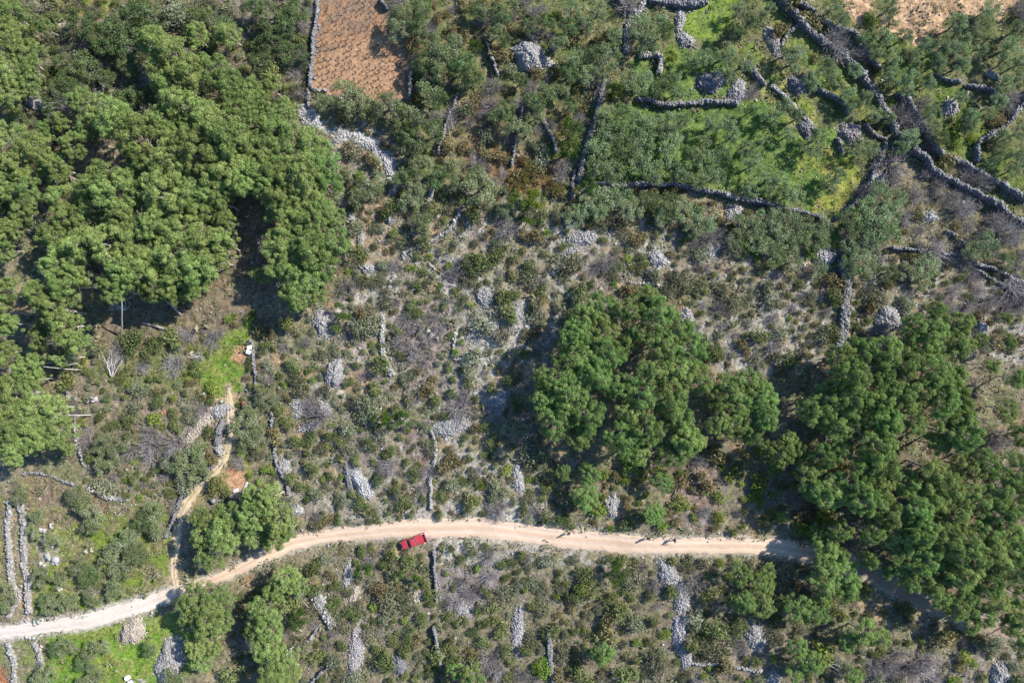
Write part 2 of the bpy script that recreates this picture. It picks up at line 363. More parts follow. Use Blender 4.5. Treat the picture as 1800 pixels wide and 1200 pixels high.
# pines: x, y (crown centre in the photo), crown radius px, height m
PINES = [
 (22,22,26,7),(12,60,34,8),(45,95,34,8),(16,120,36,8),(50,150,26,7),(8,170,30,7),(80,48,16,4.5),(52,122,26,7),
 (12,250,40,9),(60,262,34,9),(30,292,30,8),(92,292,34,8),(12,330,30,8),(80,225,18,5),(40,372,28,9),(48,335,26,8),(100,300,24,8),(125,255,26,8),(110,215,22,7),
 (140,175,26,8),(180,195,30,8),(150,225,26,7),
 (268,72,30,9),(300,92,38,10),(330,128,38,10),(278,120,26,8),(368,120,36,10),(400,150,34,10),(345,60,26,7),(400,60,24,6.5),(290,150,30,9),
 (205,210,38,11),(240,245,42,12),(285,215,38,12),(320,185,36,12),(362,212,46,13),(400,240,44,13),(425,195,36,11),(350,262,42,13),(300,275,42,13),(255,295,38,12),
 (440,255,40,12),(480,230,40,11),(465,190,30,10),(505,262,42,11),(545,255,34,10),(565,290,34,10),(530,305,40,11),(480,300,42,12),(430,305,40,12),(572,325,32,9),(540,345,38,10),(390,300,40,12),
 (440,160,26,9),(475,150,22,8),(500,195,24,8),
 (205,335,40,12),(170,320,36,11),(250,335,38,12),(160,365,38,11),(110,352,36,10),(215,385,38,12),(290,340,40,12),(335,330,42,12),(368,318,34,11),(385,350,26,10),(345,368,30,11),(468,325,26,10),(335,500,28,9),(300,492,30,10),(268,508,26,10),(310,520,20,8),(390,425,26,10),(395,388,20,9),
 (120,385,32,10),(95,415,32,11),(145,430,36,12),(185,430,36,12),(235,420,38,12),(270,395,34,12),(315,400,38,12),(355,425,38,12),(340,465,40,12),(300,450,38,12),(255,470,38,12),(215,480,34,12),(200,505,30,11),(372,458,28,10),(350,485,30,9),
 (100,460,32,12),(110,500,32,12),(135,480,30,11),(95,540,32,12),(110,575,32,11),(62,515,26,11),(75,590,26,9),(130,600,26,8),
 (20,400,24,8),(5,440,22,8),(6,510,24,11),(8,570,22,11),(-20,545,30,11),(4,620,26,10),(-20,330,30,9),(-18,420,30,9),
 (450,300,34,11),(488,345,30,11),(500,375,36,10),(432,318,32,11),(555,385,36,9),(525,402,38,10),(495,430,36,10),(545,440,40,10),(585,425,32,9),(500,470,36,10),(535,490,38,10),(570,468,30,9),(520,520,28,9),(555,515,24,7),(580,380,26,8),(500,350,32,10),
 (455,482,18,5),
 (50,645,26,9),(105,630,18,7),(22,690,40,9),(60,715,36,9),(22,745,36,9),(62,765,36,9),(100,755,32,8),(25,790,28,8),(95,720,28,8),(-15,735,40,9),(58,665,22,8),(118,785,16,5),
 # central stand
 (1055,538,32,9),(1030,562,30,9),(1140,522,28,9),(1108,545,34,9.5),(1160,550,32,9.5),(1012,590,34,9.5),(1060,580,36,10),(1070,620,36,10),(1100,600,28,9),(1125,585,26,9),(1195,580,34,9.5),(1165,600,36,10),
 (1215,615,34,9),(1008,635,40,10),(1045,655,36,10),(965,668,32,9),(1000,690,36,10),(960,705,30,9),(978,740,36,9.5),(1030,730,36,10),(1020,765,32,9),(1085,680,34,10),(1150,655,36,10),
 (1190,650,36,10),(1225,665,32,9.5),(1130,690,38,10.5),(1180,705,38,10.5),(1110,730,36,10),(1095,770,36,9.5),(1120,790,30,9),(1140,755,34,10),(1195,745,32,9),(1210,775,38,8.5),(1180,800,34,8),
 (1285,680,34,8.5),(1318,670,30,8),(1262,700,28,8),(1300,715,34,8.5),(1340,700,32,8),(1350,735,28,8),(1300,750,32,8),(1265,745,26,8),(1325,765,22,7),
 (1035,835,26,6),(1030,875,28,5),(1165,845,24,5),(990,830,18,4),(1150,905,26,4.5),
 # right hand wood
 (1480,630,32,10),(1515,625,36,11),(1500,660,36,11),(1560,620,38,11),(1590,640,34,11),(1560,660,32,11),(1640,590,34,10),(1680,600,36,10),(1612,575,30,9),(1650,560,30,8),
 (1690,570,28,8),(1620,610,32,10),(1640,650,36,11),(1675,670,38,11),(1620,690,34,11),(1660,710,34,11),(1590,695,34,11),(1555,700,36,11),(1500,705,38,11),(1455,700,32,10),(1430,720,30,9),
 (1520,740,36,11),(1475,745,34,10),(1560,735,34,11),(1602,735,30,11),(1692,705,32,10),(1655,680,30,10),
 (1450,800,30,9),(1425,830,30,8),(1480,790,28,9),(1545,780,36,11),(1560,820,38,11),(1530,815,34,11),(1500,850,36,10),(1460,865,34,9),(1545,855,34,11),(1520,880,34,11),(1430,860,26,8),
 (1665,760,34,11),(1700,770,32,11),(1650,780,28,10),(1690,735,30,10),(1640,830,32,10),(1600,850,30,10),(1700,820,32,10),(1735,815,34,10),
 (1640,875,34,11),(1610,900,34,11),(1670,860,34,11),(1680,905,38,11),(1720,880,36,11),(1760,860,36,11),(1770,900,36,11),(1735,930,36,11),(1790,830,34,10),(1815,870,36,11),
 (1560,900,34,11),(1540,935,32,10),(1585,945,34,11),(1625,940,34,11),(1590,985,34,10),(1630,985,34,10),(1665,950,34,11),(1700,965,36,11),(1745,975,36,11),(1790,950,36,11),(1790,1000,34,11),
 (1660,1005,30,9),(1700,1010,32,10),(1745,1020,32,10),(1640,1030,24,8),(1705,1045,28,8),(1755,1058,26,8),(1800,1050,28,9),(1790,1090,24,7),(1815,980,34,10),
 (1745,645,18,5),(1790,665,20,6),(1772,722,26,7),(1798,765,24,7),(1725,598,16,5),(1775,600,18,5),(1770,560,14,4),
 (1385,775,22,6),(1375,800,24,7),(1400,795,24,7),(1350,790,20,6),
 (1480,935,26,8),(1440,935,20,5),(1460,985,34,7),(1485,1010,34,7.5),(1450,1020,32,7),(1490,1040,26,7),(1435,1080,28,6),(1405,1070,26,6),(1445,1055,22,6),
 (1520,1110,28,6),(1495,1130,24,5),(1550,1120,22,5),(1405,1140,24,5),(1430,1165,24,5),(1340,1030,26,5),(1305,1010,24,5),(1350,1005,18,4),(1310,1060,26,5.5),(1345,1065,24,5),(1400,1180,20,4),
 (1500,1190,20,4),
 (1452,958,26,8),(1475,975,24,8),(1530,985,20,8),(1600,1022,26,8),(1560,1005,18,7),(1680,1070,26,8),(1655,1052,24,8),(1730,1082,26,8),(1775,1098,24,7),(1710,1100,20,6),(1800,1125,22,7),
 # left roadside and bottom
 (470,880,32,8),(450,905,32,8),(490,915,32,8),(480,945,28,7),(440,935,28,7),(505,935,20,6),
 (365,915,30,7),(400,905,28,8),(385,940,34,8),(355,945,24,7),(370,975,28,7),(400,955,22,7),(440,875,22,7),
 (345,1055,34,7),(380,1060,34,7),(362,1090,36,7),(330,1085,20,6),(392,1095,22,6),(345,1140,22,5),(372,1130,24,5),(355,1165,22,5),
 (505,1018,28,6),(525,1030,20,5),(485,1040,24,6),(460,1075,28,7),(475,1100,26,7),(450,1110,24,7),(470,1140,34,7),(495,1160,34,7),(480,1185,34,7),(505,1190,26,6),
 (830,1188,28,6),(800,1180,20,5),(1060,1150,24,5),
 (635,1015,0,0),
]
PINES = [p for p in PINES if p[2] > 0]
# olives and broad grey green trees: x, y, r px, h m
OLIVES = [
 (140,40,26,4.5),(165,60,24,4.5),(205,50,30,5),(225,75,30,5),(190,80,24,4.5),(235,25,26,5),(262,25,24,4.5),(262,45,22,4),(110,110,18,4),(100,162,26,4.5),(115,145,22,4),(155,118,30,4.5),(135,130,22,4),(235,170,26,4.5),(215,178,22,4),(190,140,16,3.5),(348,35,24,4),(395,50,22,4),(95,190,20,4),(260,170,24,4.5),(225,115,22,4),
 (470,30,26,4),(520,22,26,4),(505,45,22,4),(480,70,24,3.5),(500,90,22,3.5),(460,110,22,4),(525,95,18,3),(450,10,20,4),(30,207,22,3.5),(60,90,14,3),
 (705,25,28,4.5),(745,15,26,4.5),(700,50,28,4.5),(735,45,26,4.5),(780,95,34,5),(750,80,28,4.5),(800,80,26,4.5),(815,115,30,5),(770,125,30,5),(830,140,26,4.5),(745,115,26,4.5),
 (605,165,28,4.5),(575,178,20,3.2),(625,180,28,4.5),(652,194,20,3.2),(680,185,28,4.5),(710,195,28,4.5),(700,220,26,4),(740,208,26,4.5),(765,230,26,4.5),(750,160,30,4.5),(770,175,24,4),(735,255,26,4.5),(715,240,20,4),(745,285,26,4),(730,300,20,3.5),
 (795,290,26,3.5),(770,310,28,3.5),(800,320,22,3.5),(845,330,34,4.5),(612,302,15,2.4),(655,320,26,3.5),(640,345,26,3.5),(710,310,26,3.5),(735,330,24,3.5),(720,355,22,3),(745,400,27,3.4),(835,310,24,4),(890,370,18,2.6),
 (880,200,26,4),(900,225,24,4),(890,190,20,3.5),(925,235,22,3.5),(940,180,24,4),(960,160,22,4),(918,140,18,3),(850,20,20,3.5),(880,30,24,4),(875,55,22,3.5),(885,68,16,3),(930,45,20,3),(960,40,22,3.5),(985,75,22,3.5),(1000,50,22,3.5),(1030,45,20,3.5),(1050,20,20,3.5),(1005,20,22,3),(1010,100,24,4),(1040,95,24,4),(1070,100,26,4),(1080,60,18,3),(1055,125,20,3.5),(1030,130,24,4),(1000,130,22,3.5),(985,160,24,3.5),(1000,185,18,3.5),(940,205,20,3),(840,20,22,3.5),(905,10,20,3.5),
 (1125,50,26,4),(1150,40,22,3.5),(1140,75,26,4),(1170,55,18,3.5),(1105,140,22,3.5),(1130,150,26,3.5),(1165,150,24,3.5),(1185,135,20,3.5),(1190,160,20,3),(1215,105,22,3.5),(1240,100,22,3.5),(1275,95,28,4),(1310,110,24,4),(1280,125,20,4),
 (1065,205,20,3.5),(1090,200,22,3.5),(1075,235,28,4),(1055,262,26,4),(1050,290,24,4),(1095,265,28,4),(1080,300,24,4),(1110,215,22,3.5),(1140,225,24,4),(1130,255,26,4),(1125,290,28,4),(1150,305,22,4),(1170,220,24,4),(1195,215,22,3.5),(1180,250,24,3.5),(1170,280,26,4),(1195,300,26,4),(1215,270,20,3.5),(1255,215,26,4),(1280,215,22,3.5),(1285,240,20,3.5),(1235,250,18,3),(1240,285,30,4),(1225,315,26,4),(1260,310,22,4),(1270,275,24,4),(1310,265,24,4),(1340,250,18,3.5),(1325,290,26,4),(1345,320,28,4),(1320,335,22,3.5),(1372,320,26,4),(1395,340,26,4),(1365,345,22,3.5),(1320,195,18,3),(1355,205,24,4),(1380,190,22,4),(1405,205,20,3.5),
 (1425,260,30,4),(1440,240,22,4),(1458,325,24,3.5),(1475,310,20,3.5),(1500,265,20,3.5),(1515,250,18,3),(1400,105,28,4),(1385,90,20,3.5),(1450,118,26,4),(1430,140,24,4),(1465,135,20,3.5),(1490,160,22,3.5),(1500,125,20,3.5),(1515,175,24,4),(1535,200,20,3.5),(1500,190,20,3.5),(1530,260,22,3.5),(1560,205,18,3.5),(1600,245,26,4),(1580,260,20,3.5),(1390,235,20,3),
 (1330,30,24,4),(1300,20,20,3.5),(1290,55,22,4),(1315,45,20,3.5),(1355,15,16,3),(1460,15,24,3.5),(1480,35,20,3.5),(1440,70,0,0),(1550,70,26,4),(1570,100,26,4),(1590,65,20,3.5),(1610,100,22,3.5),(1570,135,26,4),(1600,135,24,4),(1590,155,22,3.5),(1540,90,20,3.5),(1682,42,24,4.5),(1690,66,20,4),(1562,14,20,4),(1568,40,16,3.5),(1556,72,18,3),(1520,72,20,3.5),(1660,80,26,4.5),(1690,90,24,4),(1720,60,22,4),(1650,110,22,4),(1690,115,22,4),(1730,40,24,4),(1740,15,26,3.5),(1720,85,20,3.5),(1790,50,22,4),(1780,80,26,4),(1795,110,22,4),(1765,110,22,4),(1630,80,20,3.5),(1760,60,0,0),
 (1640,200,24,3.5),(1640,225,20,3.5),(1655,245,20,3.5),(1710,205,20,3.5),(1700,225,18,3),(1755,180,22,4),(1765,150,24,4),(1790,140,20,3.5),(1735,200,18,3.5),(1790,235,22,4),(1760,245,22,3.5),(1760,270,20,3.5),(1790,270,24,4),(1780,300,20,3.5),(1740,285,18,3),(1690,170,18,3),(1630,145,20,3),(1600,190,0,0),
 (1380,390,28,3.5),(1410,400,26,3.5),(1350,390,26,3.2),(1440,395,24,3.2),(1320,400,24,3),(1300,395,20,3),(1370,420,26,3.2),(1405,425,24,3.2),(1330,430,24,3),(1360,450,26,3),(1390,460,22,3),(1440,425,18,3),(1290,420,20,2.6),
 (1520,370,30,4.5),(1550,390,34,4.8),(1500,390,26,4.5),(1535,410,30,4.5),(1565,415,26,4),(1570,370,22,4),(1545,340,26,3.5),(1575,350,22,3),(1500,430,24,3.5),(1520,455,26,3.5),(1495,455,20,3.2),(1525,475,20,3),(1500,480,20,3),
 (1735,430,26,3.5),(1710,440,20,3),(1630,470,26,3),(1600,480,22,2.6),(1625,490,18,2.4),(1560,480,20,2.6),(1440,475,18,2.4),(1770,460,18,2.6),
 (1035,360,24,3),(1060,350,28,3.4),(1010,385,24,3),(1095,345,26,3.2),(1110,365,24,3),(1170,360,28,3.4),(1200,370,28,3.4),(1235,385,28,3.4),(1220,400,22,3),(1165,385,18,3),(1055,375,18,3),(1140,350,20,3),
 (35,870,19,2.6),(145,885,22,3),(165,905,22,3),(160,925,20,3),(130,870,18,2.5),(350,800,26,3.2),(330,830,24,3),(320,810,20,3),(300,815,18,2.6),(360,825,20,3),(180,780,20,2.6),(215,780,15,2.2),(205,800,18,2.4),(185,815,20,2.6),(430,750,26,3.2),(455,765,24,3),(440,780,22,3),(440,720,18,2.6),(470,700,22,3),
 (62,910,16,2.2),(58,935,15,2),(95,948,20,2.6),(72,1013,20,2.8),(105,1020,18,2.4),(140,995,20,2.6),(165,1005,22,2.8),(150,1015,18,2.4),(195,980,24,3),(220,950,24,3),(235,965,24,3),(215,1000,22,2.8),(200,1020,24,2.8),(165,1045,22,2.6),(205,1040,20,2.6),(230,940,18,2.6),(250,915,20,3),(270,900,22,3),(275,925,22,3),(90,1065,20,2.6),(120,1058,20,2.6),(85,1055,18,2.6),(245,980,20,2.8),
 (110,1135,18,2.6),(95,1140,16,2.4),(125,1138,15,2.4),(175,1135,20,2.6),(160,1145,18,2.4),(145,1163,18,2),(165,1188,22,2.6),(150,1195,18,2.4),(80,1185,20,2.6),(70,1195,18,2.4),(265,1140,16,2.4),(310,1190,24,2.6),(5,1035,22,3),(10,1060,18,2.6),
 (390,1165,0,0),
]
OLIVES = [o for o in OLIVES if o[2] > 0]

# ------------------------------------------------------------------ scene parts continue below
# ------------------------------------------------------------------ ground sheet
def lerp(a, b, t):
    t = t[..., None]; return np.asarray(a) * (1 - t) + np.asarray(b) * t
def sstep(x, a, b):
    t = np.clip((x - a) / (b - a), 0, 1); return t * t * (3 - 2 * t)
n1, n2, n3, n4 = (fbm(PX, PY, s, k, 3) for s, k in ((70, 1), (24, 2), (11, 4), (40, 6)))
n5 = vnoise(PX, PY, 4.5, 31); n6 = fbm(PX, PY, 14, 40, 2)
DRY, LIME, OLV, BRN, TWG = (.25, .215, .15), (.34, .325, .30), (.15, .16, .08), (.165, .145, .105), (.225, .195, .175)
colr = lerp(BRN, DRY, sstep(n2, .3, .62))
colr = lerp(colr, OLV, sstep(n1 * .5 + n3 * .5, .5, .68)[..., None][..., 0] * .8)
def zone(pts, ca, cb, noisef, strength=1.0, lo=.35, hi=.65, warp=True):
    global colr
    X, Y = (WX, WY) if warp else (PX, PY)
    m = in_poly(pts, X, Y).astype(float) * strength
    c = lerp(ca, cb, sstep(noisef, lo, hi)); colr = colr * (1 - m[..., None]) + c * m[..., None]
    return m
GRN, GRN2, YEL, SOIL, SOIL2, SAND = (.085, .15, .038), (.145, .21, .05), (.24, .235, .085), (.385, .235, .145), (.33, .19, .12), (.56, .38, .24)
# pale limestone belt through the middle
MID = [(600,180),(800,330),(1000,380),(1250,400),(1500,420),(1800,480),(1800,600),(1380,620),(1280,640),(1200,500),(980,560),(940,800),(1010,900),(940,920),(560,930),(480,860),(560,600),(620,420),(570,270)]
zone(MID, DRY, TWG, n2)
MIDM = in_poly(MID, WX, WY)
_u, _v = WX * .94 + WY * .34, -WX * .34 + WY * .94
k_st = (sstep(fbm(_u / .35, _v, 38, 46, 3), .60, .72) * sstep(n3, .35, .6) * (MIDM * .8 + in_poly([(560,960),(1500,1000),(1800,1150),(1800,1300),(560,1300)], PX, PY) * .6))[..., None]
k_ol = (sstep(n4 * .6 + n3 * .4, .46, .62) * .75)[..., None]; colr = colr * (1 - k_ol) + np.array((.165, .17, .085)) * k_ol
k_oc = (sstep(fbm(PX, PY, 31, 44), .6, .74) * .7)[..., None]; colr = colr * (1 - k_oc) + np.array((.34, .235, .135)) * k_oc
colr = colr * (1 - k_st) + np.array((.43, .41, .38)) * k_st
# top left hill
zone([(-200,-150),(560,-150),(560,160),(520,190),(300,180),(60,200),(60,400),(-200,420)], (.17,.15,.10), (.14,.14,.065), n3)
zone([(60,-30),(195,-30),(190,22),(130,30),(80,14)], (.12,.2,.035), (.3,.24,.08), n2)
zone([(55,5),(105,22),(125,35),(110,45),(70,28)], (.5,.42,.33), (.3,.26,.18), n3)
zone([(400,0),(545,0),(540,150),(470,110),(420,60)], TWG, (.17,.15,.10), n3)
# fields right of the vineyard
zone([(670,-40),(1060,-40),(1060,170),(1030,260),(1000,340),(760,330),(690,250),(720,180),(720,100)], (.19,.17,.085), (.12,.145,.05), n2)
zone([(800,170),(915,190),(900,300),(780,290)], (.23,.17,.11), (.20,.18,.09), n3)
zone([(830,240),(1000,290),(990,330),(900,345),(820,300)], (.22,.13,.055), (.17,.13,.08), n3)
# upper right terraces
zone([(1060,-150),(2000,-150),(2000,560),(1700,440),(1560,250),(1500,400),(1200,340),(1020,330),(1060,150)], (.12,.14,.05), (.17,.165,.08), n2)
zone([(1560,250),(1800,390),(1800,500),(1700,450),(1560,430),(1470,380)], (.17,.155,.085), (.21,.18,.12), n2)
zone([(1040,195),(1120,188),(1250,190),(1330,180),(1400,205),(1465,235),(1490,262),(1505,320),(1468,383),(1340,352),(1180,325),(1020,318)], GRN, GRN2, n3)
zone([(1380,260),(1400,240),(1490,262),(1508,320),(1468,380),(1420,372),(1452,340),(1440,290),(1400,300)], (.20,.25,.045), (.27,.26,.07), n3)
zone([(1212,-30),(1300,-30),(1285,50),(1250,85),(1190,60),(1205,10)], GRN2, (.19,.27,.04), n3)
zone([(1180,85),(1260,90),(1300,170),(1180,180),(1115,170),(1110,120)], GRN, GRN2, n3)
zone([(1290,60),(1360,110),(1420,180),(1440,240),(1395,235),(1340,170),(1300,110)], YEL, (.15,.2,.04), n3)
zone([(1340,0),(1420,60),(1560,220),(1540,230),(1470,170),(1380,100)], (.13,.19,.04), (.2,.21,.06), n3)
zone([(1370,255),(1440,245),(1450,300),(1380,300)], GRN, (.2,.24,.05), n3)
zone([(1440,0),(1500,30),(1590,170),(1650,250),(1760,320),(1800,350),(1800,280),(1720,200),(1640,100),(1500,0)], (.10,.15,.03), (.17,.19,.06), n3)
zone([(1485,-60),(1542,-60),(1545,10),(1530,26),(1512,52),(1500,40),(1488,22)], SAND, (.40,.26,.16), n3)
zone([(1590,-60),(1790,-60),(1800,8),(1775,22),(1752,34),(1725,22),(1690,20),(1668,26),(1668,54),(1648,66),(1612,74),(1598,60),(1575,48),(1545,62),(1538,52),(1560,34),(1580,12)], SAND, (.36,.24,.15), n6, 1, .3, .75)
zone([(1640,470),(1800,480),(1800,580),(1700,560)], TWG, DRY, n2)
zone([(1300,395),(1480,400),(1470,440),(1400,440),(1360,480),(1270,440)], (.10,.17,.03), (.18,.17,.08), n3)
zone([(1400,430),(1440,430),(1430,480),(1395,470)], (.42,.32,.22), DRY, n3)
# vineyard soil
zone([(556,-200),(668,-200),(668,0),(688,60),(714,105),(722,125),(719,172),(640,176),(544,156),(548,90)], SOIL, (.35,.215,.13), n6, 1, .35, .75, warp=False)
zone([(556,-200),(668,-200),(668,0),(682,55),(655,66),(625,75),(580,90),(549,93)], (.33,.185,.105), (.22,.15,.105), n6, .85, warp=False)
zone([(700,20),(716,100),(722,170),(745,180),(740,60)], (.3,.19,.12), OLV, n3)
# clearing with the stone wall in the middle: grey purple brush
zone([(680,530),(800,535),(800,640),(730,650),(695,640)], (.21,.17,.155), (.26,.225,.205), n3)
zone([(760,440),(835,450),(830,520),(770,510)], (.24,.21,.205), LIME, n3)
zone([(710,740),(765,735),(760,830),(700,800)], (.22,.165,.14), TWG, n3)
zone([(560,770),(660,750),(690,790),(600,850)], (.22,.18,.16), TWG, n3)
for q in ([(800,540),(870,500),(935,520),(930,600),(860,650),(790,640)], [(800,660),(900,640),(880,760),(930,800),(860,850),(800,820)], [(560,870),(750,880),(960,880),(1000,930),(560,925)],
          [(950,395),(1060,400),(1050,440),(960,450)], [(1200,560),(1440,540),(1450,640),(1350,650),(1260,650)], [(1560,520),(1800,560),(1800,640),(1700,620)], [(740,945),(960,965),(1100,985),(1100,1020),(900,1010),(780,1000)],
          [(600,430),(700,470),(700,560),(640,520)]):
    zone(q, LIME, DRY, n3, .85, .4, .7)
for q in ([(820,580),(930,540),(935,600),(850,640)], [(860,880),(930,885),(960,925),(870,918)], [(830,690),(880,700),(870,740),(825,740)], [(770,945),(850,950),(850,975),(780,985)]):
    zone(q, (.48,.46,.43), LIME, n3, .9)
zone([(870,650),(935,640),(930,680),(860,690)], (.42,.28,.18), DRY, n3, .8); zone([(840,730),(900,740),(930,790),(850,820),(820,790)], (.38,.27,.17), (.22,.2,.1), n3, .7)
zone([(760,340),(830,350),(830,372),(770,372)], (.3,.26,.1), (.36,.24,.14), n3, .8)
zone([(615,350),(720,370),(700,470),(620,470)], (.38,.26,.18), DRY, n3, .7)
# lower left: glade, bare field, terraces
zone([(160,600),(370,560),(430,640),(400,700),(330,720),(180,700)], (.14,.16,.055), (.2,.175,.09), n2)
zone([(360,600),(430,560),(446,600),(440,640),(410,690),(370,700),(330,660)], (.13,.22,.03), (.20,.23,.06), n3)
zone([(418,606),(444,612),(440,640),(420,636),(404,628)], (.55,.34,.18), (.42,.25,.14), n3)
zone([(120,650),(340,690),(380,800),(320,880),(140,860)], (.215,.185,.145), (.17,.155,.09), n3)
zone([(395,770),(440,770),(445,860),(380,870),(330,900),(345,870),(392,810)], (.17,.22,.045), (.25,.2,.1), n3)
zone([(401,824),(436,822),(434,858),(416,866),(396,866)], (.38,.215,.13), (.43,.27,.17), n3, warp=True)
zone([(380,700),(425,690),(425,745),(385,800),(378,770)], (.50,.36,.22), (.3,.26,.12), n3)
zone([(300,505),(350,490),(385,475),(392,508),(350,530),(310,540)], (.38,.22,.12), (.22,.18,.1), n3)
zone([(230,520),(480,380),(480,560),(360,600),(150,600)], (.16,.125,.09), (.2,.165,.11), n3, .8)
zone([(38,832),(130,848),(190,876),(170,930),(110,950),(55,930),(40,880)], (.21,.155,.115), (.19,.17,.09), n3)
zone([(58,945),(180,900),(300,890),(300,1010),(270,1045),(60,1085)], (.15,.215,.035), (.20,.19,.09), n6)
zone([(70,960),(100,930),(110,980),(95,1000),(75,990)], (.5,.47,.43), (.35,.33,.28), n3, .9)
zone([(60,880),(120,900),(180,960),(130,990),(60,990)], (.2,.17,.11), (.19,.2,.06), n3, .5)
zone([(80,1110),(200,1095),(300,1075),(340,1120),(300,1300),(60,1300)], (.13,.24,.03), (.2,.24,.06), n3)
zone([(-50,1120),(80,1125),(70,1300),(-50,1300)], (.22,.2,.13), (.17,.2,.07), n3)
zone([(-60,1165),(14,1172),(16,1215),(-60,1215)], (.38,.15,.075), (.42,.18,.09), n3, warp=False)
zone([(-150,860),(20,850),(15,1090),(-150,1100)], (.19,.18,.07), (.2,.17,.12), n3)
zone([(400,1030),(560,1060),(620,1200),(400,1200)], (.17,.145,.10), (.22,.19,.14), n3, .7)
# bottom middle
zone([(560,970),(800,990),(1450,1000),(1450,1300),(560,1300)], (.19,.165,.125), (.15,.145,.08), n2, .8)
zone([(765,1000),(880,1000),(880,1060),(830,1090),(770,1050)], (.24,.21,.215), TWG, n3)
zone([(1510,1150),(1740,1140),(1700,1300),(1500,1300)], (.25,.215,.18), TWG, n3)
zone([(1250,1100),(1400,1110),(1380,1200),(1260,1190)], (.24,.19,.16), DRY, n3)
zone([(1180,800),(1290,830),(1250,930),(1180,920)], (.23,.165,.13), TWG, n3)
for q in ([(522,190),(548,188),(562,212),(580,228),(600,226),(628,232),(662,250),(688,282),(696,322),(682,318),(668,285),(640,266),(612,252),(590,262),(588,290),(578,285),(582,248),(556,232),(530,212)],):
    zone(q, (.56,.545,.52), (.46,.445,.43), n3, 1)
    OCC0 = in_poly(q, WX, WY)
# needle litter under the pines
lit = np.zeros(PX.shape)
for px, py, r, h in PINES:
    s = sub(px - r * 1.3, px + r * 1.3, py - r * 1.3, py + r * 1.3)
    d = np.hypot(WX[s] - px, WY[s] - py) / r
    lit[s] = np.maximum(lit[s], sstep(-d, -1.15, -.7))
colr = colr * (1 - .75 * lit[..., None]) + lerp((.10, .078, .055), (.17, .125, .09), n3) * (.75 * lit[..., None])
# scattered light stones and green flecks in the scrub colour itself
fl = sstep(n6, .62, .78) * sstep(n4, .35, .6) * MIDM; colr = colr * (1 - .7 * fl[..., None]) + np.array(LIME) * .7 * fl[..., None]
# verge and road bed
dr, wr, _, _ = d_line(ROAD, PX, PY); dt, wt, _, _ = d_line(TRACK, PX, PY)
vg = sstep(-(dr - wr * .5 + (n3 - .5) * 16), -9, 2); colr = colr * (1 - vg[..., None] * .8) + np.array((.44, .38, .31)) * vg[..., None] * .8
mt = sstep(-(dt - wt * .5 + (n3 - .5) * 8), -5, 2); colr = colr * (1 - mt[..., None] * .8) + np.array((.36, .29, .18)) * mt[..., None] * .8
WHT = in_poly([(-200,1080),(100,1075),(300,1020),(300,1060),(100,1130),(-200,1150)], WX, WY) * sstep(-(dr - wr * .5), -9, 0)
colr = colr * (1 - WHT[..., None] * .7) + np.array((.50, .47, .43)) * WHT[..., None] * .7
# micro relief (real displacement), calm on the road, the fields and the meadow
calm = np.maximum(sstep(-(dr - wr * .5), -14, -3), sstep(-(dt - wt * .5), -8, -2))
FIELD = in_poly([(556,-60),(668,-60),(722,125),(719,172),(544,156)], PX, PY) | in_poly([(401,822),(436,820),(434,862),(396,868)], PX, PY)
calm = np.maximum(calm, FIELD * .75)
GRASSY = (colr[..., 1] > colr[..., 0] * 1.15)
amp = (1 - calm) * np.where(GRASSY, .5, 1.0)
gxx = (PX - 900) * GS; gyy = (600 - PY) * GS
colr *= (.66 + .24 * n5)[..., None] * np.array((1.02, 1.0, .95))
hgt = terrain(gxx, gyy) + amp * ((n3 - .5) * .45 + (n5 - .5) * .22 + (vnoise(PX, PY, 3.1, 77) - .5) * .14) - calm * .05
def ext(a, far):  # continue the sheet outwards to the horizon
    return np.concatenate([[a[0] - f for f in far[::-1]], a, [a[-1] + f for f in far]])
far = [20, 60, 150, 400, 900, 2500]
ax = ext((gx - 900) * GS, far); ay = -ext((gy - 600) * GS, far)
pad = len(far); AX, AY = np.meshgrid(ax, ay)
H = terrain(AX, AY); H[pad:-pad, pad:-pad] = hgt
CC = np.empty((*AX.shape, 3)); CC[:] = lerp((.15, .14, .085), (.10, .115, .05), fbm(AX, AY, 37, 3)); CC[pad:-pad, pad:-pad] = colr
ny, nx = AX.shape
idx = np.arange(ny * nx).reshape(ny, nx)
F = np.stack([idx[1:, :-1].ravel(), idx[1:, 1:].ravel(), idx[:-1, 1:].ravel(), idx[:-1, :-1].ravel()], 1)
def groundb(t, N, L):
    at = N("ShaderNodeAttribute", attribute_name="tint")
    f1 = noise(N, L, 2.6, 6, .75); f2 = noise(N, L, 9.0, 4, .7)
    c = mixc(N, L, rampf(N, L, f1, .36, .64), mixc(N, L, 1.0, at.outputs['Color'], (.48, .48, .44), 'MULTIPLY'), mixc(N, L, 1.0, at.outputs['Color'], (1.42, 1.40, 1.38), 'MULTIPLY'))
    c = mixc(N, L, rampf(N, L, f2, .56, .66, 0, .38), c, (.36, .335, .30))
    b = N("ShaderNodeBump"); b.inputs['Strength'].default_value = .8; b.inputs['Distance'].default_value = .12; L(f2, b.inputs['Height'])
    return pbr(N, L, c, .95, .05, normal=b.outputs[0])
M_ground = mat("scrub_ground", groundb)
g = mobj("ground", newmesh("ground", np.stack([AX.ravel(), AY.ravel(), H.ravel()], 1), F, M_ground, CC.reshape(-1, 3), smooth=True)); g['kind'] = 'structure'

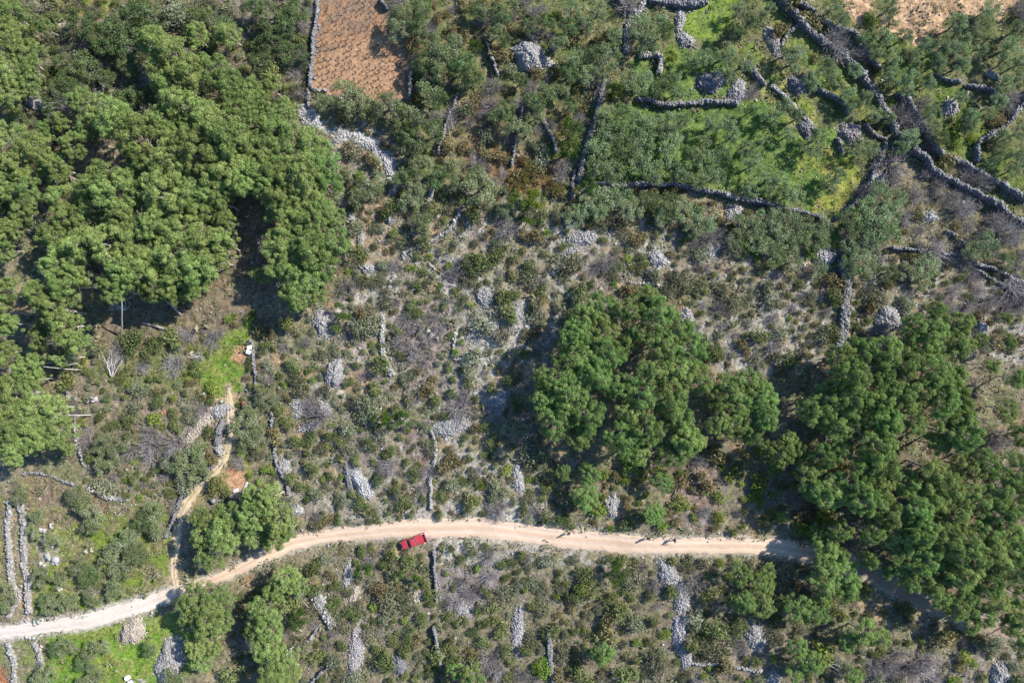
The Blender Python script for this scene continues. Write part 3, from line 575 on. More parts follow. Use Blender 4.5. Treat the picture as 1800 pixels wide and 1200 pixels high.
# ------------------------------------------------------------------ dirt road and side track
def resample(pts, step):
    P_ = np.array([p[:3] if len(p) > 2 else (*p, 0) for p in pts], float)
    # Catmull-Rom
    out = []
    for i in range(len(P_) - 1):
        p0, p1, p2, p3 = P_[max(i - 1, 0)], P_[i], P_[i + 1], P_[min(i + 2, len(P_) - 1)]
        n = max(1, int(np.hypot(*(p2 - p1)[:2]) / step))
        for k in range(n):
            t = k / n
            out.append(.5 * ((2 * p1) + (-p0 + p2) * t + (2 * p0 - 5 * p1 + 4 * p2 - p3) * t * t + (-p0 + 3 * p1 - 3 * p2 + p3) * t ** 3))
    out.append(P_[-1]); return np.array(out)
def ribbon(name, pts, colf, m, nacross=17, step=4, lift=.03, edge=3.0):
    C = resample(pts, step); T = np.gradient(C[:, :2], axis=0); T /= np.linalg.norm(T, axis=1)[:, None] + 1e-9
    Nn = np.stack([-T[:, 1], T[:, 0]], 1); n = len(C)
    s = np.cumsum(np.r_[0, np.hypot(*np.diff(C[:, :2], axis=0).T)])
    V, K = [], []
    u = np.linspace(-1, 1, nacross)
    wl = C[:, 2] * .5 + (fbm(s, s * 0, 22, 50) - .5) * edge * 2 + (vnoise(s, s * 0, 7, 51) - .5) * edge
    wr_ = C[:, 2] * .5 + (fbm(s, s * 0 + 500, 22, 52) - .5) * edge * 2 + (vnoise(s, s * 0, 7, 53) - .5) * edge
    for j, uu in enumerate(u):
        off = np.where(uu < 0, uu * wl, uu * wr_)
        px, py = C[:, 0] + Nn[:, 0] * off, C[:, 1] + Nn[:, 1] * off
        x, y = (px - 900) * GS, (600 - py) * GS
        rut = -.05 * (math.exp(-((abs(uu) - .42) / .13) ** 2)) + .015 * math.cos(uu * 3)
        z = terrain(x, y) + lift + rut + (vnoise(px, py, 6, 60) - .5) * .04 - (.09 if abs(uu) == 1 else 0)
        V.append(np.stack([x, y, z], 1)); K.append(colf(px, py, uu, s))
    V = np.stack(V, 1).reshape(-1, 3); K = np.stack(K, 1).reshape(-1, 3)
    ii = np.arange(n * nacross).reshape(n, nacross)
    F = np.stack([ii[:-1, :-1].ravel(), ii[:-1, 1:].ravel(), ii[1:, 1:].ravel(), ii[1:, :-1].ravel()], 1)
    me = newmesh(name, V, F, m, K, smooth=True)
    if me.polygons[0].normal.z < 0: me.flip_normals()
    o = mobj(name, me); o['kind'] = 'structure'; return o
def roadcol(px, py, u, s):
    w = sstep(-px, -330, -250)
    base = lerp((.55, .405, .29), (.57, .50, .425), w)
    rutc = lerp((.63, .49, .37), (.60, .535, .46), w)
    k = math.exp(-((abs(u + .05) - .42) / .16) ** 2)
    c = base * (1 - k) + rutc * k
    cen = math.exp(-(u / .14) ** 2) * .35 * (1 - w)[:, None]
    c = c * (1 - cen) + np.array((.50, .33, .21)) * cen
    pine_shade = (sstep(px, 1390, 1480) * .72)[:, None]; c = c * (1 - pine_shade) + np.array((.18, .135, .10)) * pine_shade  # pine shade painted into the road colour, in needle litter brown
    v = fbm(px, py * 3, 26, 70); st = fbm(s, np.full_like(s, u * 40), 60, 71)
    e = max(0, abs(u) - .72) * 2.6
    c = c * (.68 + .18 * v + .13 * st)[:, None]
    return c * (1 - e * .4) + np.array((.50, .46, .40)) * e * .4
def roadb(t, N, L):
    at = N("ShaderNodeAttribute", attribute_name="tint"); f = noise(N, L, 3.2, 6, .7); f2 = noise(N, L, 14, 3)
    c = mixc(N, L, rampf(N, L, f, .3, .7), mixc(N, L, 1, at.outputs['Color'], (.86, .84, .82), 'MULTIPLY'), at.outputs['Color'])
    b = N("ShaderNodeBump"); b.inputs['Strength'].default_value = .35; b.inputs['Distance'].default_value = .04; L(f2, b.inputs['Height'])
    return pbr(N, L, c, .95, .05, normal=b.outputs[0])
M_road = mat("packed_limestone_dust", roadb)
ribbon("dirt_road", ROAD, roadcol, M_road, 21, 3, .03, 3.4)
def trackcol(px, py, u, s):
    k = math.exp(-((abs(u) - .52) / .36) ** 2)
    k = min(1, k * 1.3); c = np.array((.26, .24, .12)) * (1 - k) + np.array((.45, .345, .24)) * k
    return c[None, :] * (.8 + .4 * fbm(px, py, 14, 75))[:, None]
TRACK = [(a, b, c * .72) for a, b, c in TRACK]
ribbon("dirt_track", TRACK, trackcol, M_road, 13, 3, .015, 3.2)

# ------------------------------------------------------------------ stones, cairns, dry stone walls
CUBE = np.array([(-1,-1,-1),(1,-1,-1),(1,1,-1),(-1,1,-1),(-1,-1,1),(1,-1,1),(1,1,1),(-1,1,1)], float) * .5
CF = np.array([(0,3,2,1),(4,5,6,7),(0,1,5,4),(1,2,6,5),(2,3,7,6),(3,0,4,7)])
def stones(C, S, K, flat=.65):
    """C centres (n,3), S size (n,), K colour (n,3) -> V,F,colours of angular stones"""
    n = len(C)
    v = CUBE[None] * (1 + rng.uniform(-.28, .22, (n, 8, 1))) + rng.uniform(-.13, .13, (n, 8, 3))
    v *= S[:, None, None] * np.stack([rng.uniform(.8, 1.4, n), rng.uniform(.7, 1.1, n), rng.uniform(flat * .7, flat * 1.2, n)], 1)[:, None, :]
    a = rng.uniform(0, 6.283, n); t = rng.normal(0, .25, n)
    ca, sa, ct, st = np.cos(a)[:, None], np.sin(a)[:, None], np.cos(t)[:, None], np.sin(t)[:, None]
    y, z = v[..., 1] * ct - v[..., 2] * st, v[..., 1] * st + v[..., 2] * ct
    x = v[..., 0] * ca - y * sa; y = v[..., 0] * sa + y * ca
    V = np.stack([x, y, z], -1) + C[:, None, :]
    F = (CF[None] + (np.arange(n) * 8)[:, None, None]).reshape(-1, 4)
    return V.reshape(-1, 3), F, np.repeat(K, 8, 0)
def stonecol(c, n):
    c = np.array(c)[None] * .84 * rng.uniform(.72, 1.16, (n, 1)) * (1 + rng.normal(0, .03, (n, 3)))
    return np.clip(c, .02, .8)
OCC = np.zeros(PX.shape, bool)        # where no bush may root
OCC |= (dr < wr * .5 - 1) | FIELD
OCCT0 = OCC.copy(); OCC |= OCC0 | (dr < wr * .5 + 5) | (dt < wt * .5 + 2)
OCCT = OCCT0.copy()
for q_ in ([(365,600),(430,562),(445,600),(436,650),(405,690),(365,680)], [(38,835),(120,848),(180,880),(160,920),(110,945),(60,925)], [(1215,-30),(1290,-30),(1275,55),(1245,82),(1198,60)],
           [(1485,-60),(1542,-60),(1530,30),(1495,42)], [(1580,-60),(1790,-60),(1790,15),(1700,22),(1668,60),(1605,72),(1575,40)], [(1400,345),(1470,300),(1500,320),(1466,380)], [(1290,60),(1345,100),(1400,170),(1340,150)]):
    OCC |= in_poly(q_, WX, WY)
def build_cairn(cx, cy, rx, ry, rot, h, c, label):
    a = math.radians(-rot); x0, y0, _ = P(cx, cy, h * .4); rx, ry = rx * GS, ry * GS
    NR, NA = 7, 26; V = []; F = []
    ph = rng.uniform(0, 6.28, 4)
    def irr(t): return 1 + .13 * np.sin(2 * t + ph[0]) + .10 * np.sin(3 * t + ph[1]) + .07 * np.sin(5 * t + ph[2]) + .04 * np.sin(9 * t + ph[3])
    def hh(r, t): return h * np.clip(1 - np.abs(r) ** 2.6, 0, 1) * (.92 + .1 * np.sin(3 * t + 2 * r + ph[3]))
    def pt(r, t):
        u, v = r * irr(t) * rx * np.cos(t), r * irr(t) * ry * np.sin(t)
        return u * math.cos(a) - v * math.sin(a), u * math.sin(a) + v * math.cos(a)
    z0 = gz(x0, y0)
    for i in range(NR):
        r = (i + 1) / NR
        for j in range(NA):
            t = 6.2832 * j / NA; x, y = pt(r, t)
            V.append((x, y, gz(x0 + x, y0 + y) - z0 + hh(r, t) - .08 - (.15 if i == NR - 1 else 0)))
    V.append((0, 0, h * .95)); top = len(V) - 1
    for j in range(NA):
        F.append((top, j, (j + 1) % NA))
        for i in range(NR - 1):
            p, q = i * NA + j, i * NA + (j + 1) % NA; F.append((p, p + NA, q + NA, q))
    root = empty("stone_cairn", (x0, y0, z0)); tag(root, label, "stone heap", "heaps of cleared field stones")
    K = np.clip(np.array(c)[None] * .72 + rng.normal(0, .01, (len(V), 1)), .02, .7)
    mobj("rubble_core", newmesh("rubble_core", V, F, M_stone, K), root)
    n = int(min(2400, max(60, math.pi * rx * ry / .014)))
    r = np.where(rng.uniform(0, 1, n) < .90, np.sqrt(rng.uniform(0, 1.1, n)), 1 + np.abs(rng.normal(0, .22, n))); t = rng.uniform(0, 6.283, n); x, y = pt(r, t)
    z = terrain(x0 + x, y0 + y) - z0 + np.where(r < 1, hh(np.minimum(r, 1), t), 0) + rng.uniform(-.07, .01, n)
    S = rng.gamma(3, .028, n) + .05
    v, f, k = stones(np.stack([x, y, z], 1), S, stonecol(c, n))
    o = mobj("stones", newmesh("stones", v, f, M_stone, k), root); o['kind'] = 'stuff'
    global OCC
    s = sub(cx - 120, cx + 120, cy - 120, cy + 120)
    X, Y = PX[s] - cx, PY[s] - cy; ar = -a
    u, w = X * math.cos(ar) + Y * math.sin(ar), -X * math.sin(ar) + Y * math.cos(ar)
    OCCT[s] |= (u / (rx / GS)) ** 2 + (w / (ry / GS)) ** 2 < .8
    OCC[s] |= (u / (rx / GS + 4)) ** 2 + (w / (ry / GS + 4)) ** 2 < 1
for cdef in CAIRNS: build_cairn(*cdef[:5], cdef[5] * (1 if cdef[2] > 29 else .75), *cdef[6:])
def build_wall(pts, w, h, label):
    C = resample(pts, 3.0)[:, :2]
    C = C + np.stack([fbm(C[:, 1], C[:, 0], 20, 80) - .5, fbm(C[:, 0], C[:, 1], 20, 81) - .5], 1) * 6
    x = (C[:, 0] - 900) * GS; y = (600 - C[:, 1]) * GS
    k = 1 - h * .6 / CAM_H; x, y = x * k, y * k
    W_ = w * GS * (.52 if w < 12 else .8); T = np.stack([np.gradient(x), np.gradient(y)], 1); T /= np.linalg.norm(T, axis=1)[:, None] + 1e-9
    Nn = np.stack([-T[:, 1], T[:, 0]], 1); n = len(x)
    mid = n // 2; o0 = np.array([x[mid], y[mid], gz(x[mid], y[mid])])
    g0 = terrain(x, y) - o0[2]; s = np.cumsum(np.r_[0, np.hypot(np.diff(x), np.diff(y))])
    pale = 'pale' in label or 'parallel' in label or 'below the white road' in label
    hh = h * (.6 if pale else .8) * (.35 + 1.5 * fbm(s, s * 0 + pts[0][0], 2.2, 82))
    hh[0] *= .45; hh[-1] *= .45
    ww = W_ * (.45 + 1.2 * fbm(s, s * 0 + pts[0][1], 2.0, 83)) * (1.25 if pale else 1)
    prof = [(-.62, -.25, 0), (-.5, .9, 1), (-.2, 1., 1), (.2, 1., 1), (.5, .9, 1), (.62, -.25, 0)]
    V = []
    for (u, zf, _) in prof:
        z = g0 + np.where(zf > 0, hh * zf, zf)
        V.append(np.stack([x + Nn[:, 0] * u * ww - o0[0], y + Nn[:, 1] * u * ww - o0[1], z - .04], 1))
    V = np.stack(V, 1).reshape(-1, 3); m = len(prof); ii = np.arange(n * m).reshape(n, m)
    F = np.stack([ii[:-1, :-1].ravel(), ii[:-1, 1:].ravel(), ii[1:, 1:].ravel(), ii[1:, :-1].ravel()], 1)
    root = empty("stone_wall", tuple(o0)); tag(root, label, "stone wall", "dry stone walls between the plots")
    c = (.40, .38, .35) if pale else (.25, .24, .235)
    me = newmesh("wall_core", V, F, M_stone, np.clip(np.array(c)[None] * .6 * rng.uniform(.8, 1.1, (len(V), 1)), 0, 1))  # core colour darkened to deepen the wall's shade behind its stones
    mobj("wall_core", me, root)
    L_ = s[-1]; per = (W_ * 1.0 + 1.3 * h) / .029
    ns = int(min(3000, L_ * per)); q = rng.uniform(0, n - 1.001, ns); i = q.astype(int); f = q - i
    def ip(a): return a[i] * (1 - f) + a[np.minimum(i + 1, n - 1)] * f
    side = rng.uniform(0, 1, ns) < (W_ / (W_ + 1.3 * h))
    u = np.where(side, rng.uniform(-.5, .5, ns), np.sign(rng.uniform(-1, 1, ns)) * .53)
    zf = np.where(side, 1.0, rng.uniform(.05, .95, ns))
    fall = rng.uniform(0, 1, ns) < .14; u = np.where(fall, rng.normal(0, 1.2, ns), u); zf = np.where(fall, 0.06, zf)
    px, py = ip(x) + ip(Nn[:, 0]) * u * ip(ww), ip(y) + ip(Nn[:, 1]) * u * ip(ww)
    z = ip(g0) + ip(hh) * zf
    v, fc, kk = stones(np.stack([px - o0[0], py - o0[1], z], 1), rng.gamma(3, .04, ns) + .055, stonecol((.41, .39, .36) if pale else (.27, .265, .265), ns))
    o = mobj("stones", newmesh("stones", v, fc, M_stone, kk), root); o['kind'] = 'stuff'
    global OCC
    OCC |= d_line(pts, PX, PY)[0] < w * .3
for wdef in WALLS: build_wall(*wdef)

# ------------------------------------------------------------------ foliage builders
def leafquads(C, Nn, size, asp=.6):
    """leaf shaped quads at centres C with normals Nn"""
    n = len(C); r = rng.normal(0, 1, (n, 3)); t = np.cross(Nn, r); t /= np.linalg.norm(t, axis=1)[:, None] + 1e-9
    b = np.cross(Nn, t); s = size[:, None]
    V = np.stack([C - t * s, C + b * s * asp * .8 - t * s * .1, C + t * s, C - b * s * asp * .8 + Nn * s * .15], 1)
    F = np.arange(n * 4).reshape(n, 4)
    return V.reshape(-1, 3), F
def puffs(centres, radii, per, lsize, jit, cols, flat=.8, low=-.35, shell=.82, vcol=.3):
    VV, FF, KK, off = [], [], [], 0
    for (c, r) in zip(centres, radii):
        n = int(per * r * r); d = rng.normal(0, 1, (n * 2, 3)); d /= np.linalg.norm(d, axis=1)[:, None]
        d = d[d[:, 2] > low][:n]; n = len(d)
        rad = r * (shell + (1.06 - shell) * rng.uniform(0, 1, n)) * (1 + .18 * np.sin(d[:, 0] * 7 + c[0] * 3) * np.sin(d[:, 1] * 7 + c[1] * 5 + d[:, 2] * 4))
        p = np.array(c)[None] + d * rad[:, None] * np.array([1, 1, flat])
        nn = d + rng.normal(0, jit, (n, 3)); nn /= np.linalg.norm(nn, axis=1)[:, None]
        v, f = leafquads(p, nn, lsize * rng.uniform(.6, 1.3, n))
        k = np.array(cols[rng.integers(len(cols))])[None] * (1 + vcol * rng.uniform(-1, 1, (n, 1))) * rng.uniform(.85, 1.15)
        VV.append(v); FF.append(f + off); KK.append(np.repeat(k, 4, 0)); off += len(v)
    return np.concatenate(VV), np.concatenate(FF), np.clip(np.concatenate(KK), .005, .9)
def tubes(paths, rad, sides=5):
    """paths: list of (pts (k,3), radii(k))"""
    V, F, off = [], [], 0
    for pts, rr in zip(paths, rad):
        pts = np.asarray(pts, float); k = len(pts); T = np.gradient(pts, axis=0); T /= np.linalg.norm(T, axis=1)[:, None] + 1e-9
        ref = np.array([.3, .2, .93]) if abs(T[0, 2]) < .8 else np.array([1., .1, 0])
        A = np.cross(T, ref); A /= np.linalg.norm(A, axis=1)[:, None] + 1e-9; B = np.cross(T, A)
        for j in range(sides):
            t = 6.2832 * j / sides; V.append(pts + (A * math.cos(t) + B * math.sin(t)) * np.asarray(rr)[:, None])
        for j in range(sides):
            for i in range(k - 1):
                a, b = off + j * k + i, off + ((j + 1) % sides) * k + i; F.append((a, a + 1, b + 1, b))
        off += sides * k
    return np.concatenate(V), np.array(F)
def bent(a, b, n, wob):
    a, b = np.array(a, float), np.array(b, float); t = np.linspace(0, 1, n)[:, None]
    p = a * (1 - t) + b * t; p[1:-1] += rng.normal(0, wob, (n - 2, 3)); return p
PCOL = [(.178, .265, .078), (.205, .295, .09), (.155, .245, .074), (.195, .265, .096), (.225, .30, .096)]
def make_pine(seed, PC, R=3.5, Hh=10.0):
    """Aleppo pine, umbrella of rounded clumps on a forked bare trunk"""
    global rng
    rng = np.random.default_rng(seed)
    cen, rad = [], []
    nl = 7 + seed % 3
    lobes = [(0.0, 0.0, 1.0)]
    for i in range(nl):
        a = 6.283 * i / nl + rng.uniform(-.3, .3); q = R * rng.uniform(.45, .68); lobes.append((q * math.cos(a), q * math.sin(a), rng.uniform(.35, .85)))
    for (lx, ly, lh) in lobes:
        lr = R * rng.uniform(.30, .44); lz = Hh * (.58 + .32 * lh)
        for k in range(14):
            a = rng.uniform(0, 6.283); q = lr * math.sqrt(rng.uniform(0, 1)) * .92
            cen.append((lx + q * math.cos(a), ly + q * math.sin(a), lz - 1.3 * (q / lr) ** 2 * lr * .6 + rng.uniform(-.2, .2))); rad.append(rng.uniform(.30, .58))
    for k in range(10):
        a = rng.uniform(0, 6.283); q = R * rng.uniform(.6, 1.0); cen.append((q * math.cos(a), q * math.sin(a), Hh * rng.uniform(.5, .66))); rad.append(rng.uniform(.4, .65))
    V, F, K = puffs(cen, rad, 560, .108, .42, PC, .85, -.45, .70, .28)
    dc, dr_ = [], []
    for k in range(6):   # thin greyish parts of the crown where twigs show
        a = rng.uniform(0, 6.283); q = R * rng.uniform(.3, .95); dc.append((q * math.cos(a), q * math.sin(a), Hh * rng.uniform(.6, .84))); dr_.append(rng.uniform(.4, .7))
    V2, F2, K2 = puffs(dc, dr_, 150, .10, .9, [(.25, .24, .17), (.22, .20, .15)], .85, -.45, .5, .3)
    V, F, K = np.concatenate([V, V2]), np.concatenate([F, F2 + len(V)]), np.concatenate([K, K2])
    crown = newmesh("crown", V, F, M_leaf, K)
    base = np.array((rng.uniform(-.8, .8), rng.uniform(-.8, .8), -.3)); fork = np.array((base[0] * .4, base[1] * .4, Hh * .5))
    paths = [bent(base, fork, 6, .12), bent(fork, (0, 0, Hh * .8), 4, .12)]; rads = [np.linspace(.24, .15, 6), np.linspace(.14, .05, 4)]
    for (lx, ly, lh) in lobes[1:]:
        st = fork * rng.uniform(.8, 1.25) if rng.uniform() < .6 else fork; st[2] = min(st[2], Hh * .66)
        paths.append(bent(st, (lx, ly, Hh * (.58 + .24 * lh)), 5, .18)); rads.append(np.linspace(.11, .035, 5))
    for k in range(7):   # bare lower limbs
        a = rng.uniform(0, 6.283); z = Hh * rng.uniform(.25, .5); t = z / (Hh * .5); s0 = base * (1 - t) + fork * t
        paths.append(bent(s0, s0 + np.array((math.cos(a), math.sin(a), .35)) * rng.uniform(1.2, 2.6), 4, .12)); rads.append(np.linspace(.05, .012, 4))
    v, f = tubes(paths, rads)
    return crown, newmesh("trunk", v, f, M_bark, smooth=True)
OCOL = [(.19, .225, .11), (.21, .24, .125), (.175, .21, .09), (.23, .25, .145)]
OCOL2 = [(.13, .185, .07), (.15, .195, .08), (.125, .165, .075)]
def make_olive(seed, cols, R=2.3, Hh=4.2, per=420):
    global rng
    rng = np.random.default_rng(seed)
    cen, rad = [], []
    for k in range(24):
        a = rng.uniform(0, 6.283); q = R * math.sqrt(rng.uniform(0, 1)) * .8
        cen.append((q * math.cos(a), q * math.sin(a) * rng.uniform(.8, 1.1), Hh * (.78 - .30 * (q / R) ** 2) + rng.uniform(-.35, .3))); rad.append(rng.uniform(.35, .66))
    V, F, K = puffs(cen, rad, per, .105, .85, cols, .9, -.6, .35, .38)
    crown = newmesh("crown", V, F, M_leaf, K)
    paths, rads = [bent((0, 0, -.2), (.1, .05, Hh * .3), 4, .06)], [np.linspace(.24, .16, 4)]
    for c in cen[::2]:
        paths.append(bent((.1, .05, Hh * .28), (c[0] * 1.02, c[1] * 1.02, c[2] + .25), 5, .12)); rads.append(np.linspace(.08, .016, 5))
    v, f = tubes(paths, rads, 4)
    return crown, newmesh("trunk", v, f, M_olbark, smooth=True)
def make_bush(seed, cols, R=1.1, Hh=1.15, n=9, jit=.7, ls=.085, per=480, vcol=.35):
    global rng
    rng = np.random.default_rng(seed)
    cen, rad = [(0, 0, Hh * .5)], [R * .55]
    for k in range(n):
        a = rng.uniform(0, 6.283); q = R * rng.uniform(.25, .72)
        cen.append((q * math.cos(a), q * math.sin(a), Hh * (.62 - .35 * q / R) + rng.uniform(-.1, .12))); rad.append(R * rng.uniform(.24, .42))
    V, F, K = puffs(cen, rad, per, ls, jit, cols, .95, -.5, .45, vcol)
    V[:, 2] = np.maximum(V[:, 2], -.1)
    paths, rads = [], []
    for k in range(5):
        c = cen[1 + k]; paths.append(bent((0, 0, -.1), (c[0], c[1], c[2] * 1.1), 3, .05)); rads.append([.05, .03, .01])
    v, f = tubes(paths, rads, 3)
    m = newmesh("bush", np.concatenate([V, v]), np.concatenate([F, f + len(V)]), [M_leaf2, M_olbark], np.concatenate([K, np.tile((.15, .13, .11), (len(v), 1))]),
                midx=np.r_[np.zeros(len(F), int), np.ones(len(f), int)])
    return m
def make_bare(seed, col, R=1.2, Hh=1.2, n=46):
    """leafless twiggy shrub: stems that fork into thin twigs"""
    global rng
    rng = np.random.default_rng(seed); V, F = [], []
    def stick(a, b, w0, w1):
        a, b = np.array(a), np.array(b); d = b - a; s = np.cross(d, rng.normal(0, 1, 3)); s /= np.linalg.norm(s) + 1e-9
        i = len(V); V.extend([a - s * w0, a + s * w0, b + s * w1, b - s * w1]); F.append((i, i + 1, i + 2, i + 3))
    for k in range(n):
        a = rng.uniform(0, 6.283); el = rng.uniform(.25, 1.35); d = np.array((math.cos(a) * math.cos(el), math.sin(a) * math.cos(el), math.sin(el)))
        m = d * R * rng.uniform(.4, .6); stick((0, 0, 0), m, .035, .022)
        for q in range(4):
            e = m + (d + rng.normal(0, .45, 3)) * R * rng.uniform(.3, .55); e[2] = max(.05, e[2]); stick(m, e, .02, .010)
            for w in range(2):
                e2 = e + (d + rng.normal(0, .7, 3)) * R * .22; stick(e, e2, .013, .006)
    V = np.array(V); K = np.array(col)[None] * rng.uniform(.7, 1.25, (len(V) // 4, 1)); K = np.repeat(K, 4, 0)
    return newmesh("bush", V, np.array(F), M_leaf2, K)
keep = rng
PINE_P = [make_pine(100 + i, PCOL) for i in range(6)]
PINE_L = [make_pine(130 + i, [(.215, .28, .088), (.24, .31, .10), (.19, .26, .084), (.225, .28, .10), (.25, .315, .105)]) for i in range(6)]
OLI_P = [make_olive(200 + i, OCOL if i < 4 else OCOL2) for i in range(7)]
OLI_T = [make_olive(220 + i, [(.195, .25, .12), (.215, .26, .14), (.175, .235, .10)], per=370) for i in range(4)]
KINDS = {
 'juniper_bush': ([make_bush(300 + i, [(.115, .145, .052), (.13, .16, .056), (.12, .14, .06)]) for i in range(4)], "dark green bush", "bush", "dark green bushes in the scrub"),
 'mastic_bush': ([make_bush(310 + i, [(.15, .175, .062), (.17, .19, .068), (.14, .16, .066)]) for i in range(4)], "mid green rounded bush", "bush", "mid green bushes in the scrub"),
 'sage_bush': ([make_bush(320 + i, [(.18, .195, .115), (.20, .215, .135), (.16, .18, .10)], jit=1.0, per=420) for i in range(4)], "dull grey green bush", "bush", "grey green bushes in the scrub"),
 'tangled_bush': ([make_bush(360 + i, [(.17, .165, .10), (.145, .155, .085), (.20, .18, .13), (.13, .14, .075)], R=1.25, Hh=.85, n=14, jit=1.1, per=330) for i in range(4)], "olive brown tangled bush", "bush", "tangled olive brown bushes in the scrub"),
 'heath_bush': ([make_bush(330 + i, [(.19, .15, .075), (.17, .15, .07), (.16, .16, .07)], R=.9, Hh=.8) for i in range(3)], "brown tinged heath bush", "shrub", "brown heath shrubs in the scrub"),
 'broom_bush': ([make_bush(340 + i, [(.17, .23, .04), (.15, .23, .04), (.19, .23, .055)], R=.9, Hh=.9) for i in range(3)], "bright green little bush", "bush", "bright green bushes in the scrub"),
 'bare_shrub': ([make_bare(350 + i, (.26, .235, .225)) for i in range(4)], "leafless grey twiggy shrub", "shrub", "leafless grey shrubs in the scrub"),
}
rng = keep
# ------------------------------------------------------------------ landmarks and labels that single things out
LM = {
 "the red pickup": (728, 949), "the vineyard": (632, 85), "the big rounded cairn": (930, 97), "the tall oval cairn": (588, 655), "the teardrop cairn": (635, 852),
 "the fan shaped scree": (788, 750), "the round beige cairn": (232, 1112), "the long beige stone bank": (348, 752), "the white water tanks": (438, 612),
 "the round open cistern": (373, 681), "the red earth plot": (416, 842), "the road fork": (310, 1035), "the long pale lone wall": (674, 600), "the little scree cone": (1157, 455),
 "the pale scree mound": (1020, 420), "the broad straight bank": (1478, 540), "the round pale cairn": (1449, 451), "the cairn by the right wood": (1562, 560),
 "the bright green meadow": (1245, 40), "the dark pointed stone heap": (1250, 143), "the walled junction": (1560, 248), "the sandy bare ground": (1630, 40),
 "the curved grove wall": (1237, 337), "the yellow meadow corner": (1440, 355), "the winding rubble band": (1195, 1060), "the leftmost walker": (1000, 936),
 "the middle walker": (1138, 945), "the rightmost walker": (1184, 948), "the bare brown field": (95, 890), "the twin parallel walls": (35, 980),
 "the forked walls": (545, 1036), "the long pale rubble strip": (626, 1140), "the dark rubble heap": (700, 1168), "the rubble slope under the vineyard": (640, 250),
 "the pale heap in the scrub": (852, 522), "the round olive bush": (745, 400), "the fallen grey log": (275, 575), "the pale leaning trunks": (105, 645),
 "the middle of the central wood": (1110, 680), "the middle of the right wood": (1560, 740), "the middle of the left wood": (300, 400),
 "the pale heap at upper left": (62, 180), "the top left grass patch": (130, 10), "the fallen crown with bare branches": (735, 690), "the dark dense tree": (1005, 240),
 "the round terrace cairn": (1672, 190), "the bottom right cairn": (1758, 1187), "the pale rubble slope": (1330, 1120), "the forked pale wall stub": (1102, 60),
 "the crossing wall at right": (1690, 450), "the low grey rocks by the road": (120, 985), "the narrow scree chute": (911, 842), "the green glade": (400, 590),
 "the thin wall below the pickup": (764, 1015), "the long thin rubble strip": (910, 1110), "the shaded heap at lower left": (298, 1160),
}
ORD = ["closest", "second closest", "third closest", "fourth closest", "fifth closest", "sixth closest", "seventh closest", "eighth closest", "ninth closest", "tenth closest",
 "eleventh closest", "twelfth closest", "thirteenth closest", "fourteenth closest", "fifteenth closest", "sixteenth closest"]
ORDW = ["", "twentieth", "thirtieth"]
DIRS = ["right of", "above right of", "above", "above left of", "left of", "below left of", "below", "below right of"]
REG = {}   # description -> [(obj, px, py)]
def reg(o, px, py, desc, cat, group):
    REG.setdefault(desc, []).append((o, px, py)); tag(o, desc, cat, group)
def finish_labels():
    names = list(LM); LP = np.array([LM[k] for k in names], float)
    for desc, items in REG.items():
        XY = np.array([(a[1], a[2]) for a in items], float)
        D = XY[:, None] - LP[None]; R_ = np.hypot(D[..., 0], D[..., 1])
        SEC = np.round(np.degrees(np.arctan2(-D[..., 1], D[..., 0])) / 45).astype(int) % 8
        used = set()
        for i, it in enumerate(items):
            for j in np.argsort(R_[i]):
                rank = int(np.sum((SEC[:, j] == SEC[i, j]) & (R_[:, j] < R_[i, j])))
                if rank < len(ORD):
                    break
            it[0]['label'] = f"{desc}, {ORD[min(rank, 15)]} {DIRS[SEC[i, j]]} {names[j]}"

# ------------------------------------------------------------------ trees
def inst(kind, crown_trunk, px, py, zc, sx, sz, rz, tree_name):
    x, y, z = P(px, py, zc)
    r = empty(tree_name, (x, y, z), rz); r.scale = (sx, sx, sz)
    mobj("crown", crown_trunk[0], r); mobj("trunk", crown_trunk[1], r)
    return r
COVERED = np.zeros(PX.shape, bool)
def pdesc(r, h):
    if h >= 8.5: return ("tall broad pine" if r >= 34 else "slimmer tall pine"), "pine trees of the woods"
    return "smaller rounded pine", "smaller pines"
for i, (px, py, r, h) in enumerate(PINES):
    s = r * GS * (random.uniform(.90, 1.0) if px < 620 else random.uniform(.80, .94)) / 3.5; rz = random.uniform(0, 6.283); hh = h * random.uniform(.84, 1.10)
    light = px < 560 or (px > 1560 and i % 2 == 0) or i % 7 == 0
    o = inst('pine', (PINE_L if light else PINE_P)[i % 6], px, py, hh * .72, s, hh / 10.0, rz, "pine_tree")
    d, g_ = pdesc(r, h); reg(o, px, py, d, "tree", g_)
    q = sub(px - r, px + r, py - r, py + r); COVERED[q] |= np.hypot(PX[q] - px, PY[q] - py) < r * .78
for i, (px, py, r, h) in enumerate(OLIVES):
    s = r * GS * 1.1 / 2.3; rz = random.uniform(0, 6.283)
    bushy = (px < 560 and py < 420) or random.random() < .12
    thin = px > 1000 and py < 480 and not bushy
    if px > 1180 and py < 350: s *= .80
    if 690 < px < 1050 and py < 330: s *= .86; bushy = bushy or i % 2 == 0
    o = inst('olive', OLI_T[i % 4] if thin else OLI_P[(4 + i % 3) if bushy else i % 4], px, py, h * .6, s, h / 4.2, rz, "bushy_tree" if bushy else "olive_tree")
    reg(o, px, py, "bushy dark evergreen tree" if bushy else "grey green olive tree", "tree", "bushy evergreen trees" if bushy else "olive trees")
    q = sub(px - r, px + r, py - r, py + r); COVERED[q] |= np.hypot(PX[q] - px, PY[q] - py) < r * .72
